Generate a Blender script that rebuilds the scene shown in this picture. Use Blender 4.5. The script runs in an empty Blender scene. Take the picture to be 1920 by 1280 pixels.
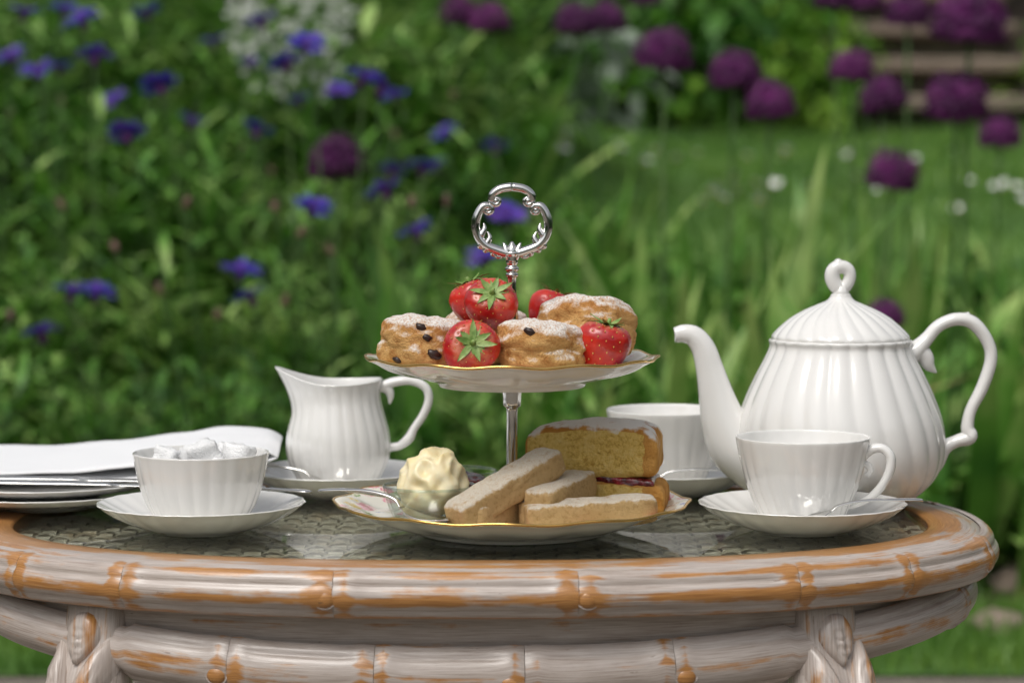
import bpy, math, random
from mathutils import Vector, Matrix, noise
random.seed(7)
sc = bpy.context.scene
R = math.radians
T = 0.48                       # height of the table top
CAMH = T + 0.265
FPX = 4697.0                   # focal length in photo pixels (1920 wide)
PITCH = math.atan(318 / FPX)

# ------------------------------------------------------------------ camera, sky, sun
cam_d = bpy.data.cameras.new('camera'); cam = bpy.data.objects.new('camera', cam_d)
sc.collection.objects.link(cam); sc.camera = cam
cam.location = (0, -1.84, CAMH); cam.rotation_euler = (math.pi / 2 - PITCH, 0, 0)
cam_d.sensor_width = 36; cam_d.lens = 36 * FPX / 1920
cam_d.clip_start = 0.05; cam_d.clip_end = 500
cam_d.dof.use_dof = True; cam_d.dof.focus_distance = 1.80; cam_d.dof.aperture_fstop = 6.0

world = bpy.data.worlds.new('World'); sc.world = world; world.use_nodes = True
wn = world.node_tree.nodes; wl = world.node_tree.links
sky = wn.new('ShaderNodeTexSky'); sky.sky_type = 'NISHITA'; sky.sun_disc = False
SUN_EL, SUN_ROT = 58, 215
sky.sun_elevation = R(SUN_EL); sky.sun_rotation = R(SUN_ROT); sky.dust_density = 4
hsv = wn.new('ShaderNodeHueSaturation'); hsv.inputs['Saturation'].default_value = 0.22
bg = wn['Background']; bg.inputs['Strength'].default_value = 0.12
wl.new(sky.outputs[0], hsv.inputs['Color']); wl.new(hsv.outputs[0], bg.inputs['Color'])
sun_d = bpy.data.lights.new('sun', 'SUN'); sun_d.energy = 1.3; sun_d.angle = R(28); sun_d.color = (1, .96, .9)
sun = bpy.data.objects.new('sun', sun_d); sc.collection.objects.link(sun)
a = R(SUN_ROT); e = R(SUN_EL)
sdir = Vector((math.sin(a) * math.cos(e), math.cos(a) * math.cos(e), math.sin(e)))
sun.rotation_euler = sdir.to_track_quat('Z', 'Y').to_euler()
sc.view_settings.view_transform = 'Standard'; sc.view_settings.look = 'None'
sc.view_settings.exposure = 0.15; sc.view_settings.gamma = 1
sc.cycles.use_denoising = True
sc.cycles.max_bounces = 8; sc.cycles.transparent_max_bounces = 12

# ------------------------------------------------------------------ helpers
COL = sc.collection.objects
cp, sp = math.cos(PITCH), math.sin(PITCH)
def ray(px, py):
    u, v = (px - 960) / FPX, (640 - py) / FPX
    return Vector((u, cp + v * sp, -sp + v * cp))
def on_z(px, py, z):           # photo pixel -> point on a level plane
    d = ray(px, py); k = (z - CAMH) / d.z
    return Vector((0, -1.84, CAMH)) + d * k
def at_y(px, py, y):           # photo pixel -> point at a known distance
    d = ray(px, py); k = (y + 1.84) / d.y
    return Vector((0, -1.84, CAMH)) + d * k

def mesh(name, verts, faces, mat, parent=None, smooth=True, uv=None, attr=None, loc=None):
    me = bpy.data.meshes.new(name)
    me.from_pydata([tuple(v) for v in verts], [], faces)
    if smooth: me.polygons.foreach_set('use_smooth', [True] * len(me.polygons))
    if uv:
        l = me.uv_layers.new(name='UVMap')
        for lp in me.loops: l.data[lp.index].uv = uv[lp.vertex_index]
    if attr:
        at = me.attributes.new('wear', 'FLOAT', 'POINT'); at.data.foreach_set('value', attr)
    if mat: me.materials.append(mat)
    me.update()
    o = bpy.data.objects.new(name, me); COL.link(o)
    if parent: o.parent = parent
    if loc is not None: o.location = loc
    return o
def empty(name, loc, label, cat, group=None, rz=0):
    o = bpy.data.objects.new(name, None); COL.link(o)
    o.location = loc; o.rotation_euler = (0, 0, rz); o.empty_display_size = .05
    return tag(o, label, cat, group)
def tag(o, label, cat, group=None):
    o['label'] = label; o['category'] = cat
    if group: o['group'] = group
    return o
def struct(o): o['kind'] = 'structure'; return o
def stuff(o): o['kind'] = 'stuff'; return o
def inst(src, name, parent=None, M=None):
    o = bpy.data.objects.new(name, src.data if hasattr(src, 'data') else src); COL.link(o)
    if parent: o.parent = parent
    if M is not None: o.matrix_basis = M
    return o
def catmull(P, n):
    P = [Vector(p) for p in P]; Q = [P[0] * 2 - P[1]] + P + [P[-1] * 2 - P[-2]]; out = []
    for i in range(1, len(Q) - 2):
        for k in range(n):
            t = k / n; a, b, c, d = Q[i - 1:i + 3]
            out.append(.5 * ((2 * b) + (c - a) * t + (2 * a - 5 * b + 4 * c - d) * t * t + (3 * b - a - 3 * c + d) * t ** 3))
    out.append(P[-1]); return out
def interp(vals, n):
    return [v.x for v in catmull([(v, 0, 0) for v in vals], n)]
def grid_faces(nr, nc, wrap=True):
    f = []
    for i in range(nr - 1):
        for j in range(nc if wrap else nc - 1):
            k = (j + 1) % nc
            f.append((i * nc + j, i * nc + k, (i + 1) * nc + k, (i + 1) * nc + j))
    return f
def tube_data(P, rad, n=12, flat=1.0, side=None, cap=True):
    P = [Vector(p) for p in P]; V = []; m = len(P)
    up = Vector(side) if side else None
    t0 = (P[1] - P[0]).normalized()
    ref = up or (Vector((0, 1, 0)) if abs(t0.y) < .9 else Vector((1, 0, 0)))
    nrm = (ref - t0 * ref.dot(t0)).normalized()
    for i in range(m):
        t = (P[min(i + 1, m - 1)] - P[max(i - 1, 0)]).normalized()
        nrm = (nrm - t * nrm.dot(t)).normalized(); b = t.cross(nrm)
        r = rad[i] if not isinstance(rad, float) else rad
        for k in range(n):
            q = 2 * math.pi * k / n
            V.append(P[i] + nrm * math.cos(q) * r * flat + b * math.sin(q) * r)
    F = grid_faces(m, n)
    if cap: F += [tuple(range(n))[::-1], tuple(range((m - 1) * n, m * n))]
    return V, F
def tube(name, ctrl, rads, mat, parent=None, sub=8, n=12, flat=1.0, side=None):
    P = catmull(ctrl, sub); rr = interp(rads, sub)
    V, F = tube_data(P, rr, n, flat, side)
    return mesh(name, V, F, mat, parent)
def join_data(parts):
    V, F = [], []
    for v, f in parts:
        o = len(V); V += list(v); F += [tuple(i + o for i in q) for q in f]
    return V, F
def lathe(name, prof, mat, parent=None, n=96, sub=4, flutes=0, amp=None, twist=0., post=None, uvr=False):
    """prof: (r, z, flute weight) control points, swept about z."""
    P = catmull([(p[0], p[1], p[2] if len(p) > 2 else 0) for p in prof], sub)
    V = []
    for p in P:
        for k in range(n):
            th = 2 * math.pi * k / n; r = max(p.x, 1e-4)
            if flutes: r += p.z * .62 * (abs(math.sin(flutes * th / 2 + (twist(p.y) if callable(twist) else twist * p.y))) - .6)
            v = Vector((r * math.cos(th), r * math.sin(th), p.y))
            if post: v = post(v, th, p)
            V.append(v)
    F = grid_faces(len(P), n)
    F = [q[::-1] for q in F]
    return mesh(name, V, F, mat, parent)
def sphere_data(c, r, sx=1, sy=1, sz=1, nu=12, nv=8, M=None):
    V = []
    for i in range(nv + 1):
        ph = math.pi * i / nv
        for j in range(nu):
            th = 2 * math.pi * j / nu
            v = Vector((r * sx * math.sin(ph) * math.cos(th), r * sy * math.sin(ph) * math.sin(th), r * sz * math.cos(ph)))
            if M: v = M @ v
            V.append(v + Vector(c))
    return V, [q[::-1] for q in grid_faces(nv + 1, nu)]

# ------------------------------------------------------------------ materials
def mat(name, col, rough=.5, **kw):
    m = bpy.data.materials.new(name); m.use_nodes = True
    b = m.node_tree.nodes['Principled BSDF']
    b.inputs['Base Color'].default_value = (*col, 1); b.inputs['Roughness'].default_value = rough
    for k, v in kw.items(): b.inputs[k.replace('_', ' ')].default_value = v
    return m
class NT:
    def __init__(s, m): s.t = m.node_tree; s.b = s.t.nodes['Principled BSDF']
    def n(s, typ, **kw):
        x = s.t.nodes.new('ShaderNode' + typ)
        for k, v in kw.items(): setattr(x, k, v)
        return x
    def l(s, a, b): s.t.links.new(a, b)
    def coord(s, out='Object', scale=(1, 1, 1)):
        c = s.n('TexCoord'); mp = s.n('Mapping'); mp.inputs['Scale'].default_value = scale
        s.l(c.outputs[out], mp.inputs[0]); return mp.outputs[0]
    def noise(s, vec, scale, detail=4, rough=.55):
        x = s.n('TexNoise'); x.inputs['Scale'].default_value = scale; x.inputs['Detail'].default_value = detail
        x.inputs['Roughness'].default_value = rough; s.l(vec, x.inputs['Vector']); return x.outputs['Fac']
    def ramp(s, fac, stops):
        x = s.n('ValToRGB'); cr = x.color_ramp
        while len(cr.elements) < len(stops): cr.elements.new(.5)
        for el, (p, c) in zip(cr.elements, stops): el.position = p; el.color = (*c, 1) if len(c) == 3 else c
        s.l(fac, x.inputs[0]); return x.outputs[0]
    def mix(s, fac, a, b):
        x = s.n('Mix', data_type='RGBA')
        for sock, v in ((x.inputs[0], fac), (x.inputs[6], a), (x.inputs[7], b)):
            if isinstance(v, (int, float)): sock.default_value = v
            elif isinstance(v, tuple): sock.default_value = (*v, 1)
            else: s.l(v, sock)
        return x.outputs[2]
    def math(s, op, a, b=0., clamp=False):
        x = s.n('Math', operation=op, use_clamp=clamp)
        for sock, v in ((x.inputs[0], a), (x.inputs[1], b)):
            if isinstance(v, (int, float)): sock.default_value = v
            else: s.l(v, sock)
        return x.outputs[0]
    def bump(s, h, strength=.3, dist=.001):
        x = s.n('Bump'); x.inputs['Strength'].default_value = strength; x.inputs['Distance'].default_value = dist
        s.l(h, x.inputs['Height']); s.l(x.outputs[0], s.b.inputs['Normal'])
    def col(s, c): s.l(c, s.b.inputs['Base Color'])
BW = ((0, 0, 0), (1, 1, 1))

china = mat('white_china', (.80, .79, .765), .09, Coat_Weight=.5, Coat_Roughness=.04)
q = NT(china); q.bump(q.noise(q.coord(), 60, 2), .06, .002)
silver = mat('polished_silver', (.72, .71, .69), .13, Metallic=1.0)
q = NT(silver); q.l(q.math('MULTIPLY', q.noise(q.coord(), 90, 5), .2), q.b.inputs['Roughness'])
gold = mat('gilt_edge', (.75, .48, .16), .25, Metallic=1.0)

def glassy(name, tint, ior=1.45):
    m = bpy.data.materials.new(name); m.use_nodes = True; t = m.node_tree; t.nodes.clear()
    o = t.nodes.new('ShaderNodeOutputMaterial'); mx = t.nodes.new('ShaderNodeMixShader')
    tr = t.nodes.new('ShaderNodeBsdfTransparent'); gl = t.nodes.new('ShaderNodeBsdfGlossy'); fr = t.nodes.new('ShaderNodeFresnel')
    tr.inputs[0].default_value = (*tint, 1); gl.inputs['Roughness'].default_value = .015; fr.inputs[0].default_value = ior
    ge = t.nodes.new('ShaderNodeNewGeometry'); ma = t.nodes.new('ShaderNodeMapRange')   # same reflectance from either side of the pane
    ma.inputs['To Min'].default_value = ior; ma.inputs['To Max'].default_value = 1 / ior
    t.links.new(ge.outputs['Backfacing'], ma.inputs[0]); t.links.new(ma.outputs[0], fr.inputs[0])
    t.links.new(fr.outputs[0], mx.inputs[0]); t.links.new(tr.outputs[0], mx.inputs[1]); t.links.new(gl.outputs[0], mx.inputs[2])
    t.links.new(mx.outputs[0], o.inputs[0]); return m
table_glass = glassy('table_glass', (.95, .97, .95), 1.30); bowl_glass = glassy('bowl_glass', (.90, .93, .92), 1.5)

def chintz(name, r0):
    m = mat(name, (.8, .78, .72), .12, Coat_Weight=.4, Coat_Roughness=.05); q = NT(m)
    v = q.coord(); vo = q.n('TexVoronoi'); vo.inputs['Scale'].default_value = 62; q.l(v, vo.inputs['Vector'])
    sep = q.n('SeparateColor'); q.l(vo.outputs['Color'], sep.inputs[0])
    x = q.n('ValToRGB'); x.color_ramp.interpolation = 'CONSTANT'
    stops = [(0, (.70, .08, .18)), (.22, (.80, .30, .38)), (.40, (.20, .34, .08)), (.60, (.42, .50, .16)), (.74, (.85, .62, .12)), (.84, (.75, .55, .6)), (.93, (.15, .2, .5))]
    while len(x.color_ramp.elements) < len(stops): x.color_ramp.elements.new(.5)
    for el, (p, c) in zip(x.color_ramp.elements, stops): el.position = p; el.color = (*c, 1)
    q.l(sep.outputs[0], x.inputs[0])
    petal = q.noise(v, 420, 2)
    d = q.math('ADD', vo.outputs['Distance'], q.math('MULTIPLY', petal, .5))
    blob = q.ramp(d, [(.68, (1, 1, 1)), (.74, (0, 0, 0))])
    c2 = q.mix(q.ramp(petal, [(.42, (0, 0, 0)), (.6, (.75, .75, .75))]), x.outputs[0], (.86, .74, .62))
    base = q.mix(blob, (.82, .79, .68), c2)
    sx = q.n('SeparateXYZ'); q.l(v, sx.inputs[0])
    rr = q.math('SQRT', q.math('ADD', q.math('MULTIPLY', sx.outputs[0], sx.outputs[0]), q.math('MULTIPLY', sx.outputs[1], sx.outputs[1])))
    g = q.n('NewGeometry'); sn = q.n('SeparateXYZ'); q.l(g.outputs['Normal'], sn.inputs[0])
    k = q.math('MULTIPLY', q.math('GREATER_THAN', rr, r0), q.math('GREATER_THAN', sn.outputs[2], .2))
    q.col(q.mix(k, (.80, .79, .76), base)); return m

def wood_mat():
    m = mat('whitewashed_wood', (.5, .4, .3), .32, Coat_Weight=.4, Coat_Roughness=.18); q = NT(m)
    v = q.coord('UV', (4.5, 150, 1)); n1 = q.noise(v, 1.0, 6, .65)
    v2 = q.coord('UV', (16, 40, 1)); n2 = q.noise(v2, 1.0, 5, .6)
    v3 = q.coord('UV', (30, 1100, 1)); n3 = q.noise(v3, 1.0, 3, .6)
    at = q.n('Attribute', attribute_name='wear')
    s = q.math('ADD', q.math('ADD', q.math('MULTIPLY', n1, .8), q.math('MULTIPLY', n2, .9)), q.math('MULTIPLY', at.outputs['Fac'], .55))
    worn = q.ramp(s, [(.50, (0, 0, 0)), (.55, (0, 0, 0))]); 
    mr = q.n('MapRange'); mr.inputs[1].default_value = 1.0; mr.inputs[2].default_value = 1.13; q.l(s, mr.inputs[0])
    wood = q.ramp(n3, [(.3, (.30, .125, .035)), (.6, (.50, .24, .075)), (.8, (.60, .34, .14))])
    wash = q.ramp(q.math('ADD', q.math('MULTIPLY', n3, .6), q.math('MULTIPLY', n2, .4)), [(.3, (.27, .205, .165)), (.48, (.47, .40, .355)), (.70, (.63, .575, .535))])
    c = q.mix(mr.outputs[0], wash, wood)
    dk = q.ramp(q.noise(q.coord('UV', (60, 260, 1)), 1.0, 3), [(.26, (1, 1, 1)), (.31, (0, 0, 0))])
    c = q.mix(q.math('MULTIPLY', dk, .7), c, (.13, .07, .035)); q.col(c)
    q.bump(q.math('ADD', n3, q.math('MULTIPLY', mr.outputs[0], -.6)), .35, .0006)
    return m
wood = wood_mat()

def cane_mat():
    m = mat('greyed_cane', (.3, .27, .2), .6); q = NT(m); v = q.coord('Object', (45, 260, 60))
    n = q.noise(v, 2.2, 4); n2 = q.noise(q.coord('Object'), 38, 3)
    c = q.ramp(n, [(.36, (.12, .105, .075)), (.5, (.48, .43, .33)), (.62, (.80, .75, .64))])
    q.col(q.mix(q.ramp(n2, [(.5, (0, 0, 0)), (.66, (.7, .7, .7))]), c, (.36, .22, .09))); return m
cane = cane_mat()

def baked(name, side, top, dark, sugar, zlo, zhi, nsc=90, sug_thr=.5, bump=.5, sss=.0, sugar_top=True):
    """pastry: crumb colours with a dusting of sugar on the faces that look up in the thing's own frame"""
    m = mat(name, side, .9, Specular_IOR_Level=.15); q = NT(m); v = q.coord('Object')
    n1 = q.noise(v, nsc, 6, .65); n2 = q.noise(v, nsc * .33, 4)
    sx = q.n('SeparateXYZ'); q.l(v, sx.inputs[0])
    mr = q.n('MapRange'); mr.inputs[1].default_value = zlo; mr.inputs[2].default_value = zhi
    q.l(q.math('ADD', sx.outputs[2], q.math('MULTIPLY', q.math('SUBTRACT', n2, .5), (zhi - zlo) * 1.6)), mr.inputs[0])
    c = q.mix(mr.outputs[0], side, top)
    c = q.mix(q.ramp(n1, [(.32, (.8, .8, .8)), (.5, (0, 0, 0))]), c, dark)
    tc = q.n('TexCoord'); sn = q.n('SeparateXYZ'); q.l(tc.outputs['Normal'], sn.inputs[0])
    s = q.math('ADD', sn.outputs[2], q.math('MULTIPLY', q.math('SUBTRACT', q.math('ADD', n1, n2), 1.0), 1.5))
    k = q.math('MULTIPLY', q.ramp(s, [(sug_thr - .08, (0, 0, 0)), (min(1, sug_thr + .42), (.92, .92, .92))]), q.ramp(q.noise(v, nsc * 5, 3), [(.34, (.25, .25, .25)), (.52, (1, 1, 1))]))
    q.col(q.mix(k, c, sugar)); q.bump(q.math('ADD', n1, q.math('MULTIPLY', q.noise(v, nsc * 6, 3), .6)), bump, .0032); return m
scone_m = baked('scone_crust', (.62, .37, .14), (.52, .23, .065), (.36, .14, .035), (.86, .84, .80), -.002, .020, 130, .30, .8)
short_m = baked('shortbread', (.64, .43, .20), (.66, .45, .22), (.48, .29, .11), (.82, .77, .68), 0, .02, 300, .46, .9)
sponge_m = baked('sponge_crumb', (.62, .40, .10), (.64, .42, .11), (.44, .24, .05), (.85, .83, .79), 0, .02, 260, 2.0, .9)
crust_m = baked('sponge_crust', (.56, .25, .06), (.52, .22, .05), (.38, .14, .03), (.85, .83, .80), 0, .02, 110, .80, .4)
cream_m = mat('clotted_cream', (.82, .68, .36), .38, Subsurface_Weight=.15, Subsurface_Radius=(.006, .004, .002), Subsurface_Scale=1.0)
q = NT(cream_m); nn = q.noise(q.coord(), 70, 4); q.col(q.ramp(nn, [(.35, (.88, .80, .56)), (.68, (.84, .70, .38))])); q.bump(nn, .3, .002)
jam_m = mat('dark_jam', (.10, .008, .014), .08, Coat_Weight=.6)
q = NT(jam_m); nn = q.noise(q.coord(), 160, 3); q.col(q.ramp(nn, [(.4, (.08, .006, .010)), (.7, (.36, .02, .035))])); q.bump(nn, .9, .003)
sugar_m = mat('sugar_crystal', (.86, .86, .86), .35, Subsurface_Weight=.2, Subsurface_Radius=(.004, .004, .004), Subsurface_Scale=1.0)
q = NT(sugar_m); q.bump(q.noise(q.coord(), 700, 3), .9, .0012)
linen = mat('white_linen', (.83, .835, .85), .85, Sheen_Weight=.2)
q = NT(linen); q.bump(q.noise(q.coord('Object', (300, 1500, 300)), 1.0, 2), .25, .0005)
berry_m = mat('strawberry_skin', (.6, .02, .015), .3, Coat_Weight=.25, Coat_Roughness=.1, Subsurface_Weight=.12, Subsurface_Radius=(.008, .002, .001), Subsurface_Scale=1.0)
q = NT(berry_m); v = q.coord(); red = q.ramp(q.noise(v, 60, 4), [(.35, (.36, .006, .010)), (.7, (.66, .035, .018))])
sx = q.n('SeparateXYZ'); q.l(v, sx.inputs[0]); mr = q.n('MapRange'); mr.inputs[1].default_value = .0115; mr.inputs[2].default_value = .0175
q.l(q.math('ADD', sx.outputs[2], q.math('MULTIPLY', q.math('SUBTRACT', q.noise(v, 160, 3), .5), .010)), mr.inputs[0]); q.col(q.mix(q.math('MULTIPLY', mr.outputs[0], .5), red, (.80, .42, .20)))
seed_m = mat('strawberry_seed', (.62, .36, .09), .4)
sepal_m = mat('sepal_green', (.17, .30, .05), .5)
q = NT(sepal_m); q.col(q.ramp(q.noise(q.coord(), 160, 3), [(.35, (.13, .25, .045)), (.65, (.32, .42, .13))]))
raisin_m = mat('raisin', (.03, .014, .01), .35)

def leafy(name, c0, c1, c2, sc_=9, rough=.5, trans=.25):
    """leaf colour varies from plant to plant and leaf to leaf, with light passing through the blade"""
    m = mat(name, c1, rough); q = NT(m); v = q.coord('Object'); oi = q.n('ObjectInfo')
    n = q.math('ADD', q.noise(v, sc_, 2), q.math('MULTIPLY', q.math('SUBTRACT', oi.outputs['Random'], .5), .22))
    c = q.ramp(n, [(.32, c0), (.5, c1), (.68, c2)]); q.col(c)
    out = [x for x in q.t.nodes if x.type == 'OUTPUT_MATERIAL'][0]
    tl = q.n('BsdfTranslucent'); mx = q.n('MixShader'); mx.inputs[0].default_value = trans
    q.l(c, tl.inputs[0]); q.l(q.b.outputs[0], mx.inputs[1]); q.l(tl.outputs[0], mx.inputs[2]); q.l(mx.outputs[0], out.inputs[0])
    return m
corn_leaf = leafy('cornflower_leaf', (.032, .115, .014), (.120, .300, .034), (.36, .52, .15), 7, .45, .22)
iris_leaf = leafy('iris_leaf', (.042, .150, .020), (.135, .320, .045), (.40, .54, .16), 6, .45)
dry_leaf = leafy('yellowing_leaf', (.28, .25, .07), (.36, .31, .11), (.42, .33, .16), 6)
hedge_leaf = leafy('hedge_leaf', (.018, .075, .010), (.045, .155, .022), (.12, .30, .05), 3)
lime_leaf = leafy('bright_shrub_leaf', (.08, .24, .02), (.18, .42, .04), (.36, .58, .07), 3)
grey_leaf = leafy('silver_leaf', (.16, .22, .15), (.25, .32, .23), (.36, .42, .34), 5)
stem_m = leafy('plant_stem', (.05, .12, .03), (.09, .18, .05), (.16, .26, .09), 5)
grass_m = leafy('grass_blade', (.045, .125, .016), (.095, .22, .028), (.18, .32, .05), 3)
blue_m = leafy('cornflower_petal', (.045, .030, .36), (.075, .045, .46), (.15, .06, .42), 30, .5, .3)
core_m = mat('cornflower_core', (.13, .02, .16), .6)
faded_m = leafy('faded_bud', (.14, .06, .07), (.22, .12, .10), (.32, .22, .15), 8)
purple_m = leafy('allium_floret', (.07, .005, .068), (.135, .010, .125), (.24, .030, .21), 40, .5, .2)
whitef_m = mat('white_petal', (.75, .76, .72), .6)

def ground_mat(name, stops, s1, s2, bump):
    m = mat(name, (.1, .1, .1), .9); q = NT(m); v = q.coord('Object')
    n = q.math('ADD', q.math('MULTIPLY', q.noise(v, s1, 5), .5), q.math('MULTIPLY', q.noise(v, s2, 4), .5))
    q.col(q.ramp(n, stops)); q.bump(n, .8, bump); return m
soil = ground_mat('soil', [(.35, (.018, .013, .009)), (.55, (.05, .036, .024)), (.7, (.09, .066, .045))], 3, 40, .03)
turf = ground_mat('turf', [(.35, (.038, .10, .016)), (.55, (.08, .175, .026)), (.7, (.14, .22, .045))], 1.2, 30, .02)
gravel = ground_mat('gravel', [(.35, (.12, .105, .085)), (.55, (.21, .18, .145)), (.7, (.32, .28, .23))], 60, 190, .01)
stone = ground_mat('step_stone', [(.35, (.17, .13, .105)), (.55, (.27, .21, .165)), (.7, (.38, .31, .25))], 4, 40, .006)

# ------------------------------------------------------------------ terrain: path, near lawn, rising beds, upper lawn, bank
def sstep(a, b, x):
    t = max(0., min(1., (x - a) / (b - a))); return t * t * (3 - 2 * t)
def gz(x, y):
    D = y + 1.84
    z = .60 * sstep(5.0, 8.4, D) + max(0, min(D, 13.2) - 8.0) * .068
    z += .9 * sstep(13.2, 16, D) + max(0, D - 16) * .25 * (1 if D < 40 else 1)
    z += .46 * sstep(4.5, 7.0, D) * sstep(.5, -.7, x - (D - 5) * .05) * (1 - sstep(9, 13, D))
    if D > 4.2: z += .03 * noise.noise(Vector((x * 1.3, y * 1.3, 0))) * sstep(4.2, 5.5, D)
    return min(z, 9.)
def sheet(name, xs, ys, m, dz):
    V = [Vector((x, y, gz(x, y) + dz)) for y in ys for x in xs]
    F = grid_faces(len(ys), len(xs), False)
    return struct(mesh(name, V, F, m))
def fr(a, b, st):
    n = max(1, round((b - a) / st)); return [a + (b - a) * i / n for i in range(n + 1)]
xs = fr(-90, -10, 8) + fr(-10, 10, .25)[1:] + fr(10, 90, 8)[1:]
ys = fr(-90, -8, 8) + fr(-8, 1.8, .6)[1:] + fr(1.8, 16, .22)[1:] + fr(16, 90, 5)[1:]
sheet('ground', xs, ys, soil, 0)
sheet('gravel_path', fr(-10, 10, .5), fr(-7.5, 1.80, .3), gravel, .004)
sheet('near_lawn', fr(-10, 10, .25), fr(1.80, 2.36, .1), turf, .008)
sheet('upper_lawn', fr(-9, 9, .25), fr(4.9, 11.3, .22), turf, .006)
def blades(name, n, x0, x1, y0, y1, h, w, dens=None):
    V, F = [], []
    for i in range(n):
        x = random.uniform(x0, x1); y = random.uniform(y0, y1)
        z = gz(x, y); hh = h * random.uniform(.5, 1.3); q = random.uniform(0, 6.283); dx, dy = math.cos(q) * w, math.sin(q) * w
        lx, ly = random.gauss(0, .35) * hh, random.gauss(0, .35) * hh; o = len(V)
        V += [(x - dx, y - dy, z), (x + dx, y + dy, z), (x + lx * .4 + dx * .6, y + ly * .4 + dy * .6, z + hh * .6), (x + lx * .4 - dx * .6, y + ly * .4 - dy * .6, z + hh * .6), (x + lx, y + ly, z + hh)]
        F += [(o, o + 1, o + 2, o + 3), (o + 3, o + 2, o + 4)]
    o = stuff(mesh(name, V, F, grass_m)); return o
tag(blades('grass', 24000, -2.6, 2.6, 1.80, 2.38, .045, .0022), 'short green grass beside the gravel path behind the table', 'grass')
tag(blades('lawn_grass', 50000, -4.2, 4.2, 4.9, 11.3, .05, .006), 'mown grass of the raised lawn beyond the flower bed', 'grass')

# ------------------------------------------------------------------ the table
AX, BY, CX, CY, EN = .397, .262, -.031, .070, 2.3
def oval(th, off=0.):
    def pt(t):
        c, s = math.cos(t), math.sin(t)
        return Vector((AX * math.copysign(abs(c) ** (2 / EN), c), BY * math.copysign(abs(s) ** (2 / EN), s), 0))
    p = pt(th); d = (pt(th + 2e-3) - pt(th - 2e-3)).normalized(); n = Vector((d.y, -d.x, 0))
    return Vector((CX, CY, 0)) + p + n * off, n
def th_of(x, off=0.):          # angle on the front of the oval for a given x
    k = max(-1, min(1, (x - CX) / (AX + off))); c = math.copysign(abs(k) ** (EN / 2), k)
    return -math.acos(c)
table = empty('coffee_table', (CX, CY, 0), 'oval whitewashed carved wooden coffee table with bamboo-style edge and glass top', 'table')
def tp(o):                      # child of the table, built in world coordinates
    o.parent = table; o.location = (-CX, -CY, 0); return o
def ring_sweep(name, ths, prof, closed=False, wearf=None):
    """prof(s01, v) -> list of (out, z, wear); sweeps along the oval"""
    V, U, W = [], [], []; L = 0; last = None; rows = 0; nc = 0
    for i, th in enumerate(ths):
        pr = prof(i / (len(ths) - 1), th); nc = len(pr); p0, n0 = oval(th)
        if last is not None: L += (p0 - last).length
        last = p0; vv = 0; lp = None
        for (o_, z, w) in pr:
            if lp: vv += math.hypot(o_ - lp[0], z - lp[1])
            lp = (o_, z); V.append(p0 + n0 * o_ + Vector((0, 0, T + z))); U.append((L + ths[0] * .7, vv + ths[0] * .31)); W.append(w)
        rows += 1
    return tp(mesh(name, V, grid_faces(rows, nc, False), wood, None, True, U, W))
full = [2 * math.pi * i / 240 for i in range(241)]
# glass, cane panel, flat top frame
GI = -.050
def oval_disc(name, off, z0, z1, m, n=180):
    V = []; 
    for z in (z0, z1):
        for i in range(n): p, _ = oval(2 * math.pi * i / n, off); V.append(p + Vector((0, 0, T + z)))
    F = [tuple(range(n))[::-1], tuple(range(n, 2 * n))] + [(i, (i + 1) % n, n + (i + 1) % n, n + i) for i in range(n)]
    return tp(mesh(name, V, F, m, None, False))
oval_disc('glass_top', GI - .0005, -.005, -.0005, table_glass)
oval_disc('panel_board', GI + .004, -.022, -.014, mat('dark_backing', (.045, .04, .03), .8))
ring_sweep('top_frame', full, lambda s, th: [(GI, -.014, .5), (GI, -.001, .9), (GI + .002, .0008, 1.0), (GI + .012, .0014, .75), (GI + .026, .001, .42), (GI + .036, -.001, .15), (GI + .041, -.004, .1)])
V, F = [], []                  # woven cane, strand over strand
P0 = .0150
def strand(fix, lo, hi, horiz, ph, wv):
    n = int((hi - lo) / (P0 / 6)); o = len(V)
    for i in range(n + 1):
        t = lo + (hi - lo) * i / n; z = T - .0095 + .0021 * math.sin(math.pi * t / P0 + ph); jit = .0020 * noise.noise(Vector((t * 60, fix * 300, 0)))
        for sgn in (-1, 1):
            V.append((t, fix + sgn * wv + jit, z) if horiz else (fix + sgn * wv + jit, t, z))
    for i in range(n): F.append((o + 2 * i, o + 2 * i + 2, o + 2 * i + 3, o + 2 * i + 1))
def oval_half(v, horiz):       # half extent of the glass opening at an offset from its centre
    A, B = AX + GI + .002, BY + GI + .002
    k = abs(v) / (B if horiz else A)
    return (A if horiz else B) * (1 - k ** EN) ** (1 / EN) if k < 1 else 0
i = 0; y = -.21
while y < .21:
    h = oval_half(y, True)
    if h > .02: strand(CY + y, CX - h, CX + h, True, math.pi * (i % 2), .0050 + .0018 * random.random())
    y += P0; i += 1
i = 0; x = -.35
while x < .35:
    h = oval_half(x, False)
    if h > .02: strand(CX + x, CY - h, CY + h, False, math.pi * (i % 2 + 1), .0046 + .0018 * random.random())
    x += P0; i += 1
stuff(tp(mesh('cane_weave', V, F, cane)))
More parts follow.
